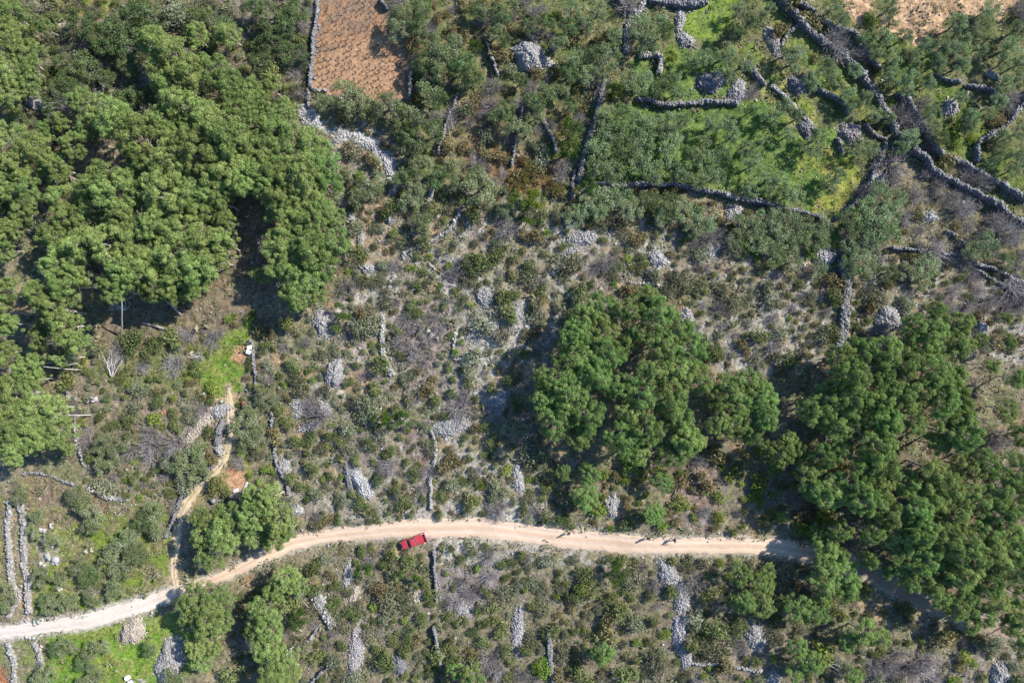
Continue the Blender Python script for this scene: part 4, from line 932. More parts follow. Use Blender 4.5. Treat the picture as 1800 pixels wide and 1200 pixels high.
# single trees that differ from the rest
def special(name, proto, px, py, r, h, label, cat="tree"):
    x, y, z = P(px, py, h * .6); o = empty(name, (x, y, z), random.uniform(0, 6)); o.scale = (r * GS / 2.3, r * GS / 2.3, h / 4.2)
    mobj("crown", proto[0], o); mobj("trunk", proto[1], o); tag(o, label, cat); q = sub(px - r, px + r, py - r, py + r)
    COVERED[q] |= np.hypot(PX[q] - px, PY[q] - py) < r * .8
k_ = rng
DENSE = make_olive(401, [(.055, .095, .018), (.07, .11, .022), (.045, .08, .018)]); LIMEY = make_olive(402, [(.13, .165, .02), (.12, .15, .02), (.09, .13, .02)])
FRESH = make_olive(403, [(.075, .13, .025), (.09, .15, .03), (.07, .12, .03)]); RUST = make_olive(404, [(.19, .12, .035), (.15, .115, .035), (.11, .11, .04)])
rng = k_
special("evergreen_tree", DENSE, 1005, 232, 28, 5.5, "dense dark green tree with fleck leaves between two thin slanting walls")
special("evergreen_tree", DENSE, 1000, 262, 24, 5, "lower half crown of dense dark green foliage below the dense dark tree")
special("evergreen_tree", DENSE, 1080, 160, 20, 5, "bright leafed narrow tree at the top left corner of the walled grove")
special("evergreen_tree", LIMEY, 938, 352, 24, 4, "yellow green tree standing out beside rusty brown shrubs")
special("evergreen_tree", FRESH, 915, 350, 26, 4.2, "deep green tree left of the yellow green tree")
special("evergreen_tree", FRESH, 928, 380, 20, 3, "fresh green low tree just below the yellow green tree")
special("evergreen_tree", FRESH, 1032, 333, 20, 3.2, "green tree under the left end of the curved grove wall")
special("evergreen_tree", DENSE, 835, 85, 18, 4, "small dark tree with glossy leaves right of the grey olives")
special("shrub_patch", RUST, 938, 308, 28, 2.0, "rusty orange brown shrub patch above the yellow green tree", "shrub")
special("shrub_patch", RUST, 905, 322, 20, 1.6, "smaller rusty brown shrub beside the rusty patch", "shrub")
special("shrub_patch", RUST, 980, 325, 18, 1.5, "rusty brown shrub to the right of the rusty patch", "shrub")
special("evergreen_tree", LIMEY, 1180, 100, 14, 2, "yellow green bush in the vivid grass above the grove wall", "bush")
special("evergreen_tree", FRESH, 640, 1003, 20, 2.8, "vivid green small tree below the road left of the pickup")
special("evergreen_tree", FRESH, 733, 1022, 17, 2.8, "bright green round tree below the red pickup")
special("evergreen_tree", FRESH, 700, 1013, 14, 2.2, "bright green bush left of the round tree below the pickup", "bush")
special("evergreen_tree", DENSE, 1085, 1010, 28, 3.6, "broad fresh green tree below the road near the walkers")
special("evergreen_tree", FRESH, 600, 548, 22, 3.2, "bright green young tree right of the left wood edge")
special("evergreen_tree", FRESH, 690, 740, 20, 3.2, "bright green tree with long shadow left of the fan scree")
special("evergreen_tree", FRESH, 668, 735, 18, 3.2, "light green tree beside the bright one left of the fan scree")
special("evergreen_tree", FRESH, 715, 735, 18, 3.0, "rightmost of the three light green trees left of the fan scree")
special("evergreen_tree", DENSE, 525, 1090, 24, 3.4, "dark round tree inside the forked walls")


# ------------------------------------------------------------------ bushes scattered over the scrub, by zone
counts = {k: 0 for k in KINDS}
PL = [(p[0], p[1], p[2] * .5) for p in OLIVES]
placed = [(p[0], p[1], p[2] * .45) for p in OLIVES]
grid = {}
def cellk(x, y): return int(x // 40), int(y // 40)
for p in placed: grid.setdefault(cellk(p[0], p[1]), []).append(p)
def free(px, py, r, tight):
    i_, j_ = int((px - X0) / CELL), int((py - Y0) / CELL)
    if 0 <= i_ < len(gx) and 0 <= j_ < len(gy) and dr[j_, i_] < wr[j_, i_] * .5 + r * .75: return False
    cx, cy = cellk(px, py)
    for a in (-1, 0, 1):
        for b in (-1, 0, 1):
            for (qx, qy, qr) in grid.get((cx + a, cy + b), ()):
                if math.hypot(px - qx, py - qy) < (r + qr) * tight: return False
    return True
def blocked(px, py, M): 
    i, j = int((px - X0) / CELL), int((py - Y0) / CELL)
    return not (0 <= i < len(gx) and 0 <= j < len(gy)) or M[j, i]
def clump(px, py): return float(fbm(px, py, 60, 90))
def put_bush(kind, px, py, r):
    if counts[kind] >= 300: return False
    protos, desc, cat, grp = KINDS[kind]
    base = .9 if kind in ('heath_bush', 'broom_bush') else (1.2 if kind == 'bare_shrub' else 1.1)
    base = 1.2 if kind == 'tangled_bush' else base; s = r * GS / base; x, y, z = P(px, py, r * GS * .5)
    o = mobj(kind, protos[counts[kind] % len(protos)], None, (x, y, z - .05)); o.rotation_euler[2] = random.uniform(0, 6.283)
    o.scale = (s * random.uniform(.85, 1.2), s * random.uniform(.85, 1.15), s * random.uniform(.8, 1.25))
    reg(o, px, py, desc, cat, grp); counts[kind] += 1
    placed.append((px, py, r)); grid.setdefault(cellk(px, py), []).append((px, py, r)); return True
# hand placed ones
for kind, lst in {
 'broom_bush': [(550,668,8),(575,785,7),(568,843,9),(735,765,0),(790,468,9),(755,450,8),(1110,470,7),(1080,500,10),(285,751,7),(286,783,10),(245,875,9),(247,802,7),(400,560,10),(412,555,8),(540,500,12),(535,538,9),(690,645,0),(800,620,10),(1265,990,10),(1285,1015,12),(1120,1130,12),(1170,1115,12),(1405,915,0),(717,470,8),(728,472,9),(1360,870,8),(1240,865,8),(1165,130,10),(1390,560,8),(840,1000,9),(985,225,0)],
 'juniper_bush': [(515,640,18),(490,720,16),(505,745,15),(700,585,14),(625,640,12),(660,685,17),(650,780,16),(595,805,11),(582,833,12),(510,840,18),(530,855,16),(665,845,18),(690,860,14),(635,885,18),(790,645,12),(797,690,14),(745,480,12),(800,510,10),(730,400,0),(1125,470,14),(1090,470,12),(920,620,0),(815,850,12),(825,805,12),(850,800,10),(865,880,10),(960,905,18),(985,912,16),(1000,920,14),(1100,920,20),(1130,910,18),(1290,935,12),(1345,915,20),(1310,900,12),(950,640,0),(545,955,8),(610,955,8),(550,770,18),(580,765,14),(520,775,15),(270,890,16),(300,870,14),(325,690,10),(310,750,16),(400,870,12),(1500,990,0),(920,975,14),(930,965,10),(985,1005,10),(828,968,15),(850,960,11),(880,990,14),(890,1015,12),(855,1040,14),(715,990,20),(610,1075,16),(625,1085,14),(720,1110,16),(740,1090,16),(690,1130,14),(850,1130,18),(880,1110,16),(830,1110,14)],
 'bare_shrub': [(715,560,14),(735,575,16),(760,560,13),(705,600,13),(730,620,15),(755,600,14),(775,580,12),(1070,460,16),(1055,470,14),(815,470,18),(800,480,16),(695,465,14),(540,600,12),(500,610,10),(855,30,16),(205,615,18),(200,640,14),(350,625,10),(60,690,14),(1760,770,22),(1745,785,16),(1230,810,14),(1300,900,12),(1400,880,12),(1240,900,12),(1325,325,0),(1190,1070,0),(1560,1170,18),(1600,1180,20),(1630,1165,18),(1580,1150,14),(1540,1170,14),(440,1130,14),(830,1040,16),(860,1015,16),(815,1020,14),(800,1060,14),(1270,1060,12),(1700,540,14),(1740,530,16),(1680,510,16),(1720,510,14),(1770,540,14),(1430,340,0),(1245,420,14),(1345,430,12),(1410,445,0),(540,20,12),(535,60,10),(530,100,12),(515,130,12),(370,1110,10)],
}.items():
    for px, py, r in lst:
        if r and free(px, py, r, 0): put_bush(kind, px, py, r)
Tg = 'tangled_bush'
J, Mk, S_, Hb, Br, Ba = 'juniper_bush', 'mastic_bush', 'sage_bush', 'heath_bush', 'broom_bush', 'bare_shrub'
ZB = [  # polygon, number, {kind: weight}, rmin, rmax, tight
 ([(0,0),(545,0),(540,170),(500,190),(300,160),(100,230),(0,380)], 120, {J: 2, Mk: 3, S_: 3, Ba: 1}, 9, 19, .75),
 ([(560,940),(760,960),(1000,965),(1430,990),(1500,1030),(1800,1120),(1800,1200),(400,1200),(420,1040)], 330, {J: 3, Mk: 4, S_: 2, Hb: 2, Br: .8, Ba: 1}, 7, 17, .85),
 ([(600,200),(800,330),(1000,370),(1250,400),(1250,520),(1200,500),(980,560),(880,740),(800,760),(600,760),(600,400)], 260, {J: 2.2, Mk: 2.5, S_: 3, Hb: 1.6, Br: .4, Ba: 1}, 6, 16, .9),
 ([(460,560),(660,560),(780,700),(940,700),(1010,920),(500,930),(440,800)], 190, {J: 3.5, Mk: 2.5, S_: 2.5, Hb: 1, Br: .4, Ba: .6}, 6, 17, .85),
 ([(1180,380),(1800,480),(1800,620),(1500,620),(1380,640),(1260,640),(1200,520)], 170, {J: 1, Mk: 1.6, S_: 3.2, Hb: 2, Br: .3, Ba: 2}, 6, 15, .9),
 ([(110,620),(440,560),(460,860),(280,900),(150,860)], 120, {J: 2, Mk: 3, S_: 2, Hb: .6, Br: 1, Ba: 2}, 6, 15, .85),
 ([(680,0),(1060,0),(1060,170),(1010,340),(760,340),(700,200)], 90, {J: 2, Mk: 2, S_: 3, Hb: 1.5, Br: .3, Ba: 1.4}, 7, 15, .8),
 ([(1060,0),(1800,0),(1800,470),(1560,240),(1500,200),(1300,160)], 60, {J: 2, Mk: 1.5, S_: 4, Hb: .3, Br: .3, Ba: 1.2}, 7, 16, .8),
 ([(1480,390),(1560,270),(1800,410),(1800,500)], 60, {J: 2, Mk: 1, S_: 3, Hb: .5, Ba: 2}, 7, 16, .8),
 ([(1150,780),(1480,780),(1460,940),(1000,930),(1020,860)], 90, {J: 2.5, Mk: 2, S_: 1, Hb: .7, Br: .8, Ba: 1.5}, 7, 17, .8),
 ([(0,820),(300,900),(290,1040),(60,1085),(0,1085)], 26, {S_: 2, Mk: 2}, 5, 10, 1.1),
 ([(60,1110),(330,1080),(330,1200),(60,1200)], 14, {S_: 2, Mk: 2}, 5, 10, 1.2),
 ([(1000,330),(1180,330),(1300,370),(1400,390),(1180,410),(1000,380)], 40, {J: 1, Mk: 1.6, S_: 2.4, Hb: 2.4}, 8, 15, .8),
]
for poly, n, kw, ra, rb, tight in ZB:
    kw = dict(kw); kw[Tg] = 3; n = int(n * 1.25); tight *= .85
    pa = np.array(poly); x0, y0 = pa.min(0); x1, y1 = pa.max(0); ks = list(kw); wsum = list(kw.values()); got = tries = 0
    while got < n and tries < n * 40:
        tries += 1; px, py = random.uniform(x0, x1), random.uniform(y0, y1)
        if not in_poly(poly, np.array([[px]]), np.array([[py]]))[0, 0]: continue
        if blocked(px, py, OCC) or blocked(px, py, COVERED): continue
        if random.random() > .25 + 1.3 * clump(px, py): continue
        r = ra * 1.15 + (rb * 1.75 - ra * 1.15) * random.random() ** 1.5
        if not free(px, py, r, tight): continue
        k = random.choices(ks, wsum)[0]
        if put_bush(k, px, py, r):
            got += 1
            if r > 12 and random.random() < .6:
                for q in range(random.choice((1, 2, 2, 3))):
                    a = random.uniform(0, 6.283); r2 = r * random.uniform(.5, .85); qx, qy = px + math.cos(a) * r * .95, py + math.sin(a) * r * .95
                    if not blocked(qx, qy, OCC) and not blocked(qx, qy, COVERED) and free(qx, qy, r2, 0) and put_bush(k if random.random() < .7 else random.choices(ks, wsum)[0], qx, qy, r2): got += 1

# ------------------------------------------------------------------ vines in rows
def make_vine(seed):
    k = np.random.default_rng(seed); V, F, C = [], [], []
    pts = []; paths = [np.array([(0, 0, -.1), (.03, .02, .2), (0, .03, .38)])]; rr = [[.06, .055, .05]]
    for i in range(6):
        a = i * 1.05 + k.uniform(-.3, .3); q = k.uniform(.16, .36); paths.append(np.array([(0, .03, .36), (q * .5 * math.cos(a), q * .5 * math.sin(a), .5), (q * math.cos(a), q * math.sin(a), k.uniform(.42, .55))])); rr.append([.03, .022, .01])
    return tubes(paths, rr, 4)
M_vine = mat("vine_wood", barkb((.055, .042, .034), (.10, .075, .06)))
VP = []
for i in range(4):
    v, f = make_vine(500 + i); VP.append(newmesh("grape_vine", v, f, M_vine))
n_v = 0
NUM = ["first","second","third","fourth","fifth","sixth","seventh","eighth","ninth","tenth","eleventh","twelfth","thirteenth","fourteenth","fifteenth","sixteenth","seventeenth"]
def in_field(px, py, e=3): return in_poly([(558,-30),(667,-30),(672,8),(686,55),(708,105),(718,125),(714,166),(640,170),(547,150),(553,60)], np.array([[px]]), np.array([[py]]))[0, 0]
rows = []
for rrow in range(17):
    row = []
    for c in range(-2, 18):
        px = 549 + c * 11.6 + rrow * 1.6 + random.uniform(-2.4, 2.4); py = 170 - rrow * 10.4 - (c * 11.6) * .20 + random.uniform(-2.2, 2.2) + 14
        if py < -4 or not in_field(px, py) or random.random() < .10: continue
        row.append((px, py))
    rows.append(row)
rows = [r for r in rows if r]
for ri, row in enumerate(rows):
    for ci, (px, py) in enumerate(row):
        x, y, z = P(px, py); o = mobj("grape_vine", VP[n_v % 4], None, (x, y, z)); o.rotation_euler[2] = random.uniform(0, 6.28); o.scale = (1.05,) * 3 if py > 75 else (.85,) * 3
        tag(o, f"bare vine stump, {NUM[ci % 17]} from the left in the {NUM[ri]} row counted from the bottom", "vine", "pruned vines in the red field"); n_v += 1

# ------------------------------------------------------------------ leaning trunks, logs and snags
def trunk_obj(name, pts, r0, r1, m, label, cat, twigs=5, tl=1.2, seed=0, world=False):
    k = np.random.default_rng(600 + seed); W_ = []
    for (px, py, z) in pts:
        x, y, g0 = P(px, py, z); W_.append((x, y, g0 + z))
    W_ = np.array(W_); o0 = W_[0].copy(); o0[2] = gz(o0[0], o0[1]); A = W_ - o0
    t = np.linspace(0, 1, 8); ii = t * (len(A) - 1); i0 = np.minimum(ii.astype(int), len(A) - 2); f = (ii - i0)[:, None]
    Q = A[i0] * (1 - f) + A[i0 + 1] * f; Q[1:-1] += k.normal(0, .05, (6, 3))
    e = empty(name, tuple(o0)); tag(e, label, cat)
    v, fc = tubes([Q], [np.linspace(r0, r1, 8)], 7); mobj("stem" if "log" in name else "trunk", newmesh("trunk", v, fc, m, smooth=True), e)
    for j in range(twigs):
        s = Q[k.integers(2, 8)]; d = Q[-1] - Q[0]; d /= np.linalg.norm(d); d = d + k.normal(0, .7, 3); d[2] = abs(d[2]) * .5
        b = s + d / np.linalg.norm(d) * tl * k.uniform(.5, 1.2); b[2] = max(b[2], .1)
        v, fc = tubes([np.array([s, (s + b) / 2 + k.normal(0, .06, 3), b])], [[r1 * .6 + .01, .022, .008]], 4)
        mobj("branch", newmesh("branch", v, fc, m), e)
    return e
trunk_obj("fallen_log", [(252,567,.2),(275,574,.25),(301,581,.2)], .22, .15, M_log, "fallen grey log lying below the dark edge of the left wood", "log", 3, .8, 1)
trunk_obj("leaning_tree_trunk", [(318,553,.1),(297,533,3),(270,508,6),(243,484,9)], .17, .09, M_log, "long leaning pine trunk rising from the clearing into the left wood", "tree trunk", 6, 2.2, 2)
trunk_obj("leaning_tree_trunk", [(213,590,.1),(215,570,2.5),(214,535,6),(213,505,8)], .13, .08, M_bark, "upright orange barked trunk at the lower edge of the left wood", "tree trunk", 3, 1.2, 3)
for n_, (a, b, h_, lb) in enumerate([
  ((145,651),(76,644),7,"longest pale dead trunk leaning left beneath the left wood"), ((152,628),(92,626),6,"pale dead trunk above the longest one"), ((140,638),(115,642),4,"short pale trunk between two longer ones"),
  ((160,729),(98,730),6.5,"pale trunk leaning left above the lower pines"), ((126,722),(60,735),6,"second pale trunk leaning left just below it"), ((112,713),(55,722),5,"thin pale trunk among the lower left pines"), ((145,610),(118,620),4,"topmost small pale trunk by the wood edge"),
  ((1700,640),(1770,636),5.5,"dark trunk leaning right from the right wood, topmost one"), ((1695,690),(1768,695),6,"dark trunk leaning right in the gap of the right wood"), ((1695,715),(1725,697),4,"curved dark trunk below the gap trunk"), ((1690,727),(1765,745),6,"dark trunk leaning right below the curved trunk"),
  ((1700,628),(1735,655),4,"slanting dark trunk near the topmost leaning trunk")]):
    trunk_obj("leaning_tree_trunk", [(*a, .1), ((a[0]+b[0])/2, (a[1]+b[1])/2, h_*.5), (*b, h_)], .085, .03, M_dead if n_ < 7 else M_bark, lb, "tree trunk", 4, 1.3, 10 + n_)
trunk_obj("fallen_log", [(1353,596,.2),(1356,615,.3),(1358,632,.2)], .13, .08, M_dead, "pale fallen trunk lying in the scrub between the two right woods", "log", 2, .6, 30)
trunk_obj("fallen_log", [(770,340,.2),(782,348,.3),(792,357,.2)], .08, .04, M_dead, "thin pale fallen branch on orange grass in the upper scrub", "log", 2, .5, 31)

trunk_obj("fallen_log", [(755,462,.3),(768,475,.4),(775,480,.3)], .08, .03, M_dead, "forked pale branch on the ground beside the leafless thicket", "log", 4, 1.2, 32)
trunk_obj("fallen_log", [(774,513,.3),(785,497,.5),(805,505,.3)], .07, .03, M_dead, "dark bent branch in the grey brush clearing", "log", 3, 1.0, 33)
trunk_obj("fallen_log", [(1186,870,.2),(1192,850,.2),(1222,822,.2)], .09, .05, M_log, "thin log lying below the central wood", "log", 2, .8, 34)
# dead sprawling branches spread from one point
def snag(px, py, n, L_, spread, ang, label, seed, m=M_dead):
    k = np.random.default_rng(700 + seed); x, y, z = P(px, py); e = empty("dead_tree", (x, y, z)); tag(e, label, "dead tree")
    for i in range(n):
        a = math.radians(ang) + k.uniform(-spread, spread); l = L_ * k.uniform(.55, 1.1)
        p1 = np.array((math.cos(a) * l * .5, math.sin(a) * l * .5, .5 + k.uniform(0, .7))); p2 = np.array((math.cos(a + k.uniform(-.3, .3)) * l, math.sin(a + k.uniform(-.3, .3)) * l, k.uniform(.2, 1.5)))
        paths = [np.array([(0, 0, .1), p1, p2])]; rr = [[.07, .04, .012]]
        for j in range(4):
            q = p1 + (p2 - p1) * k.uniform(0, .9); b = q + (p2 - p1) * .35 + k.normal(0, .35, 3); b[2] = max(.1, b[2]); paths.append(np.array([q, (q + b) / 2, b])); rr.append([.025, .018, .006])
        v, f = tubes(paths, rr, 4); mobj("branch", newmesh("branch", v, f, m), e)
snag(198,668,9,4.5,.35,75,"pale dead tree fallen upwards across the brush by the glade",1)
snag(715,722,14,4.2,.5,62,"fallen fir crown with many bare branches left of the fan scree",2,M_olbark)
snag(1452,1165,6,2.6,1.2,20,"pale dead branches at the bottom between the pines",3)
snag(1620,1180,9,2.4,3.1,0,"spread of dead pale branches in the grey brush at the bottom",4)
snag(60,700,7,2.0,1.2,90,"grey dead twigs standing among the lower left pines",5)
snag(352,625,7,1.2,3.1,0,"small burst of pale dead twigs in the glade scrub",6)
snag(222,545,10,3.2,1.6,120,"pale bare limbs hanging under the left wood",7)
snag(1720,370,6,1.6,1.3,120,"dark curled dead branch above the long dark wall",8,M_olbark)
snag(465,365,9,4.5,.7,0,"bare limbs spread in the dark gap of the left wood",9,M_olbark)
snag(1450,775,5,2.2,1.0,60,"pale crooked limbs inside the right wood",10)

# ------------------------------------------------------------------ ground cover that nobody could count
def photo_pts(n, x0=-60, x1=1860, y0=-50, y1=1250):
    return rng.uniform(x0, x1, n), rng.uniform(y0, y1, n)
def at(M, px, py): return M[np.clip(((py - Y0) / CELL).astype(int), 0, len(gy) - 1), np.clip(((px - X0) / CELL).astype(int), 0, len(gx) - 1)]
def xyz(px, py):
    x, y = (px - 900) * GS, (600 - py) * GS
    return x, y, at(hgt, px, py)
def tufts(name, n, accept, nq, size, spread, hgt_, colf, up=.6, seed=1, asp=.35):
    global rng
    k = rng; rng = np.random.default_rng(800 + seed)
    px, py = photo_pts(n); m = accept(px, py); px, py = px[m], py[m]; x, y, z = xyz(px, py); n = len(px)
    S = rng.gamma(4, .25, n)[:, None]
    C = np.stack([x, y, z], 1)[:, None, :] + np.concatenate([rng.normal(0, spread, (n, nq, 2)), rng.uniform(.02, hgt_, (n, nq, 1))], 2) * S[..., None]
    Nn = rng.normal(0, 1, (n, nq, 3)); Nn[..., 2] = np.abs(Nn[..., 2]) + up; Nn /= np.linalg.norm(Nn, axis=2)[..., None]
    sz = (size * rng.uniform(.5, 1.3, (n, nq)) * S).reshape(-1)
    V, F = leafquads(C.reshape(-1, 3), Nn.reshape(-1, 3), sz, asp)
    K = colf(px, py, n)[:, None, :] * rng.uniform(.65, 1.35, (n, nq, 1)); K = np.repeat(K.reshape(-1, 3), 4, 0)
    o = mobj(name, newmesh(name, V, F, M_cover, np.clip(K, 0, .9))); o['kind'] = 'stuff'; rng = k; return o
def notroad(px, py): return ~at((dr < wr * .5 - 1.5) | (dt < wt * .2), px, py)
def pick(cols):
    cols = np.array(cols)
    return lambda px, py, n: cols[rng.integers(len(cols), size=n)]
GRM = GRASSY & ~FIELD
tufts("low_scrub", 42000, lambda px, py: notroad(px, py) & ~at(FIELD | OCCT, px, py) & (rng.uniform(0, 1, len(px)) < .15 + 1.1 * sstep(fbm(px, py, 34, 91), .38, .66)) & ~(at(GRM, px, py) & (rng.uniform(0, 1, len(px)) < .7)), 9, .13, .20, .26,
      pick([(.15, .17, .08), (.17, .18, .095), (.13, .155, .065), (.19, .175, .11), (.20, .17, .12), (.13, .12, .075)]), .5, 1, .6)
tufts("dry_brush", 30000, lambda px, py: notroad(px, py) & ~at(FIELD | OCCT | GRM, px, py) & (rng.uniform(0, 1, len(px)) < .1 + sstep(fbm(px, py, 45, 95), .35, .6)), 6, .17, .14, .22,
      pick([(.25, .21, .17), (.29, .26, .235), (.22, .18, .14), (.31, .29, .27), (.19, .155, .12)]), .1, 2, .12)
tufts("meadow_grass", 44000, lambda px, py: at(GRM, px, py) & notroad(px, py), 6, .12, .16, .12,
      lambda px, py, n: at(colr, px, py) * rng.uniform(.75, 1.25, (n, 1)), .6, 3, .4)
tufts("vineyard_weeds", 16000, lambda px, py: at(FIELD, px, py) & (rng.uniform(0, 1, len(px)) < np.where(py < 90 - (px - 547) * .25, 1, .22)) & (px > 540) & (px < 720), 4, .10, .10, .08,
      pick([(.26, .18, .13), (.20, .16, .12), (.17, .15, .09)]), .5, 4, .4)
px, py = photo_pts(70000)
m = notroad(px, py) & ~at(FIELD | COVERED, px, py) & (rng.uniform(0, 1, len(px)) < np.where(at(MIDM, px, py), .9, .25) * sstep(fbm(px, py, 28, 97), .42, .62) + .7 * (at(vg, px, py) > .1) * .6 + .02) & ~(at(GRM, px, py) & (rng.uniform(0, 1, len(px)) < .85))
px, py = px[m], py[m]; x, y, z = xyz(px, py); n = len(px)
v, f, kk = stones(np.stack([x, y, z + .02], 1), rng.gamma(3, .036, n) + .035, stonecol((.38, .36, .34), n), .8)
o = mobj("loose_stones", newmesh("loose_stones", v, f, M_stone, kk)); o['kind'] = 'stuff'
# ------------------------------------------------------------------ red pickup, walkers, water tanks and other small things
def gl(name, col, rough=.3, spec=.5, metal=0.0, coat=0.0):
    def b(t, N, L):
        m = N("ShaderNodeBsdfPrincipled"); m.inputs['Roughness'].default_value = rough; m.inputs['Specular IOR Level'].default_value = spec
        m.inputs['Metallic'].default_value = metal; m.inputs['Coat Weight'].default_value = coat
        c = mixc(N, L, rampf(N, L, noise(N, L, 3.5, 4), .35, .7), col, tuple(v * .86 for v in col)); L(c, m.inputs['Base Color']); return m.outputs[0]
    return mat(name, b)
M_red = gl("red_car_paint", (.36, .035, .038), .38, .5, 0, .35); M_glass = gl("tinted_glass", (.02, .035, .05), .08, .8)
M_tyre = gl("tyre_rubber", (.025, .025, .025), .9, .1); M_chrome = gl("dull_steel", (.55, .55, .56), .35, .5, .9); M_blackp = gl("black_plastic", (.03, .03, .03), .6, .3)
M_lamp = gl("lamp_lens", (.75, .75, .72), .15, .8); M_rlamp = gl("red_lamp_lens", (.45, .02, .01), .2, .7)
M_white = gl("white_plastic", (.80, .80, .80), .5, .3); M_rust = gl("rusty_iron", (.14, .075, .05), .85, .2); M_rust2 = gl("red_oxide_drum", (.15, .04, .04), .7, .2)
M_conc = gl("pale_concrete", (.46, .43, .39), .9, .1); M_rim = gl("grey_mortar", (.22, .20, .18), .9, .1); M_water = gl("murky_water", (.12, .065, .04), .12, .5); M_yel = gl("yellow_plastic", (.42, .34, .16), .6, .3)
M_skin = gl("skin", (.45, .27, .19), .6, .3); M_hair = gl("dark_hair", (.03, .02, .016), .7, .2); M_shoe = gl("dark_shoe", (.03, .03, .035), .7, .2)
import bmesh
def bm_part(name, parent, m, fn, smooth=False, bevel=0):
    bm = bmesh.new(); fn(bm)
    if bevel: bmesh.ops.bevel(bm, geom=bm.edges[:], offset=bevel, segments=2, affect='EDGES', profile=.6)
    bmesh.ops.recalc_face_normals(bm, faces=bm.faces)
    me = bpy.data.meshes.new(name); bm.to_mesh(me); bm.free(); me.materials.append(m)
    if smooth:
        for p in me.polygons: p.use_smooth = True
    return mobj(name, me, parent)
def hexa(bm, b, t):
    """box from 4 bottom and 4 top corner points"""
    vs = [bm.verts.new(p) for p in (*b, *t)]
    for f in ((3,2,1,0),(4,5,6,7),(0,1,5,4),(1,2,6,5),(2,3,7,6),(3,0,4,7)): bm.faces.new([vs[i] for i in f])
def box(bm, x0, x1, y0, y1, z0, z1): hexa(bm, [(x0,y0,z0),(x1,y0,z0),(x1,y1,z0),(x0,y1,z0)], [(x0,y0,z1),(x1,y0,z1),(x1,y1,z1),(x0,y1,z1)])
def cyl(bm, c, axis, r0, r1, L_, n=20):
    M = mathutils.Vector(axis).to_track_quat('Z', 'Y').to_matrix().to_4x4(); M.translation = mathutils.Vector(c)
    bmesh.ops.create_cone(bm, cap_ends=True, segments=n, radius1=r0, radius2=r1, depth=L_, matrix=M)
import mathutils
x, y, z = P(728, 949); truck = empty("pickup_truck", (x, y, z + .04), math.radians(180 + 19.5)); truck.scale = (.96, .88, .96); tag(truck, "red pickup truck parked on the lower edge of the dirt road", "pickup")
# body shell: sections along x (front +2.2), half width, side top z
SECT = [(2.16,.66,.40,.62),(2.10,.76,.34,.78),(1.7,.81,.30,.90),(1.15,.83,.28,.96),(.95,.83,.27,.98),(-.45,.84,.27,.98),(-.55,.84,.27,.98)]
def shell(bm):
    rings = []
    for (sx, hw, zl, zt) in SECT:
        rings.append([bm.verts.new(p) for p in ((sx,-hw*.93,zl),(sx,-hw,zl+.2),(sx,-hw,zt-.14),(sx,-hw*.93,zt-.03),(sx,-hw*.5,zt+.02),(sx,0,zt+.03),(sx,hw*.5,zt+.02),(sx,hw*.93,zt-.03),(sx,hw,zt-.14),(sx,hw,zl+.2),(sx,hw*.93,zl))])
    for a, b in zip(rings[:-1], rings[1:]):
        for i in range(len(a)): bm.faces.new([a[i], a[(i+1) % len(a)], b[(i+1) % len(a)], b[i]])
    bm.faces.new(rings[0]); bm.faces.new(rings[-1][::-1])
bm_part("body", truck, M_red, shell, True)
bm_part("hood", truck, M_red, lambda bm: hexa(bm, [(1.02,-.70,.96),(2.02,-.60,.80),(2.02,.60,.80),(1.02,.70,.96)], [(1.02,-.68,1.035),(2.0,-.58,.87),(2.0,.58,.87),(1.02,.68,1.035)]), True, .02)
cabm = bm_part("cab", truck, M_red, lambda bm: hexa(bm, [(.98,-.76,.98),(-.5,-.78,.98),(-.5,.78,.98),(.98,.76,.98)], [(.42,-.60,1.44),(-.38,-.62,1.46),(-.38,.62,1.46),(.42,.60,1.44)]), True, .03)
bm_part("roof", cabm, M_red, lambda bm: box(bm, -.44, .40, -.60, .60, 1.455, 1.49), True, .015)
bm_part("windshield", cabm, M_glass, lambda bm: hexa(bm, [(1.0,-.70,1.02),(.97,-.70,1.0),(.97,.70,1.0),(1.0,.70,1.02)], [(.475,-.57,1.435),(.44,-.57,1.42),(.44,.57,1.42),(.475,.57,1.435)]))
bm_part("rear_window", cabm, M_glass, lambda bm: hexa(bm, [(-.505,-.62,1.06),(-.53,-.62,1.06),(-.53,.62,1.06),(-.505,.62,1.06)], [(-.40,-.54,1.41),(-.425,-.54,1.41),(-.425,.54,1.41),(-.40,.54,1.41)]))
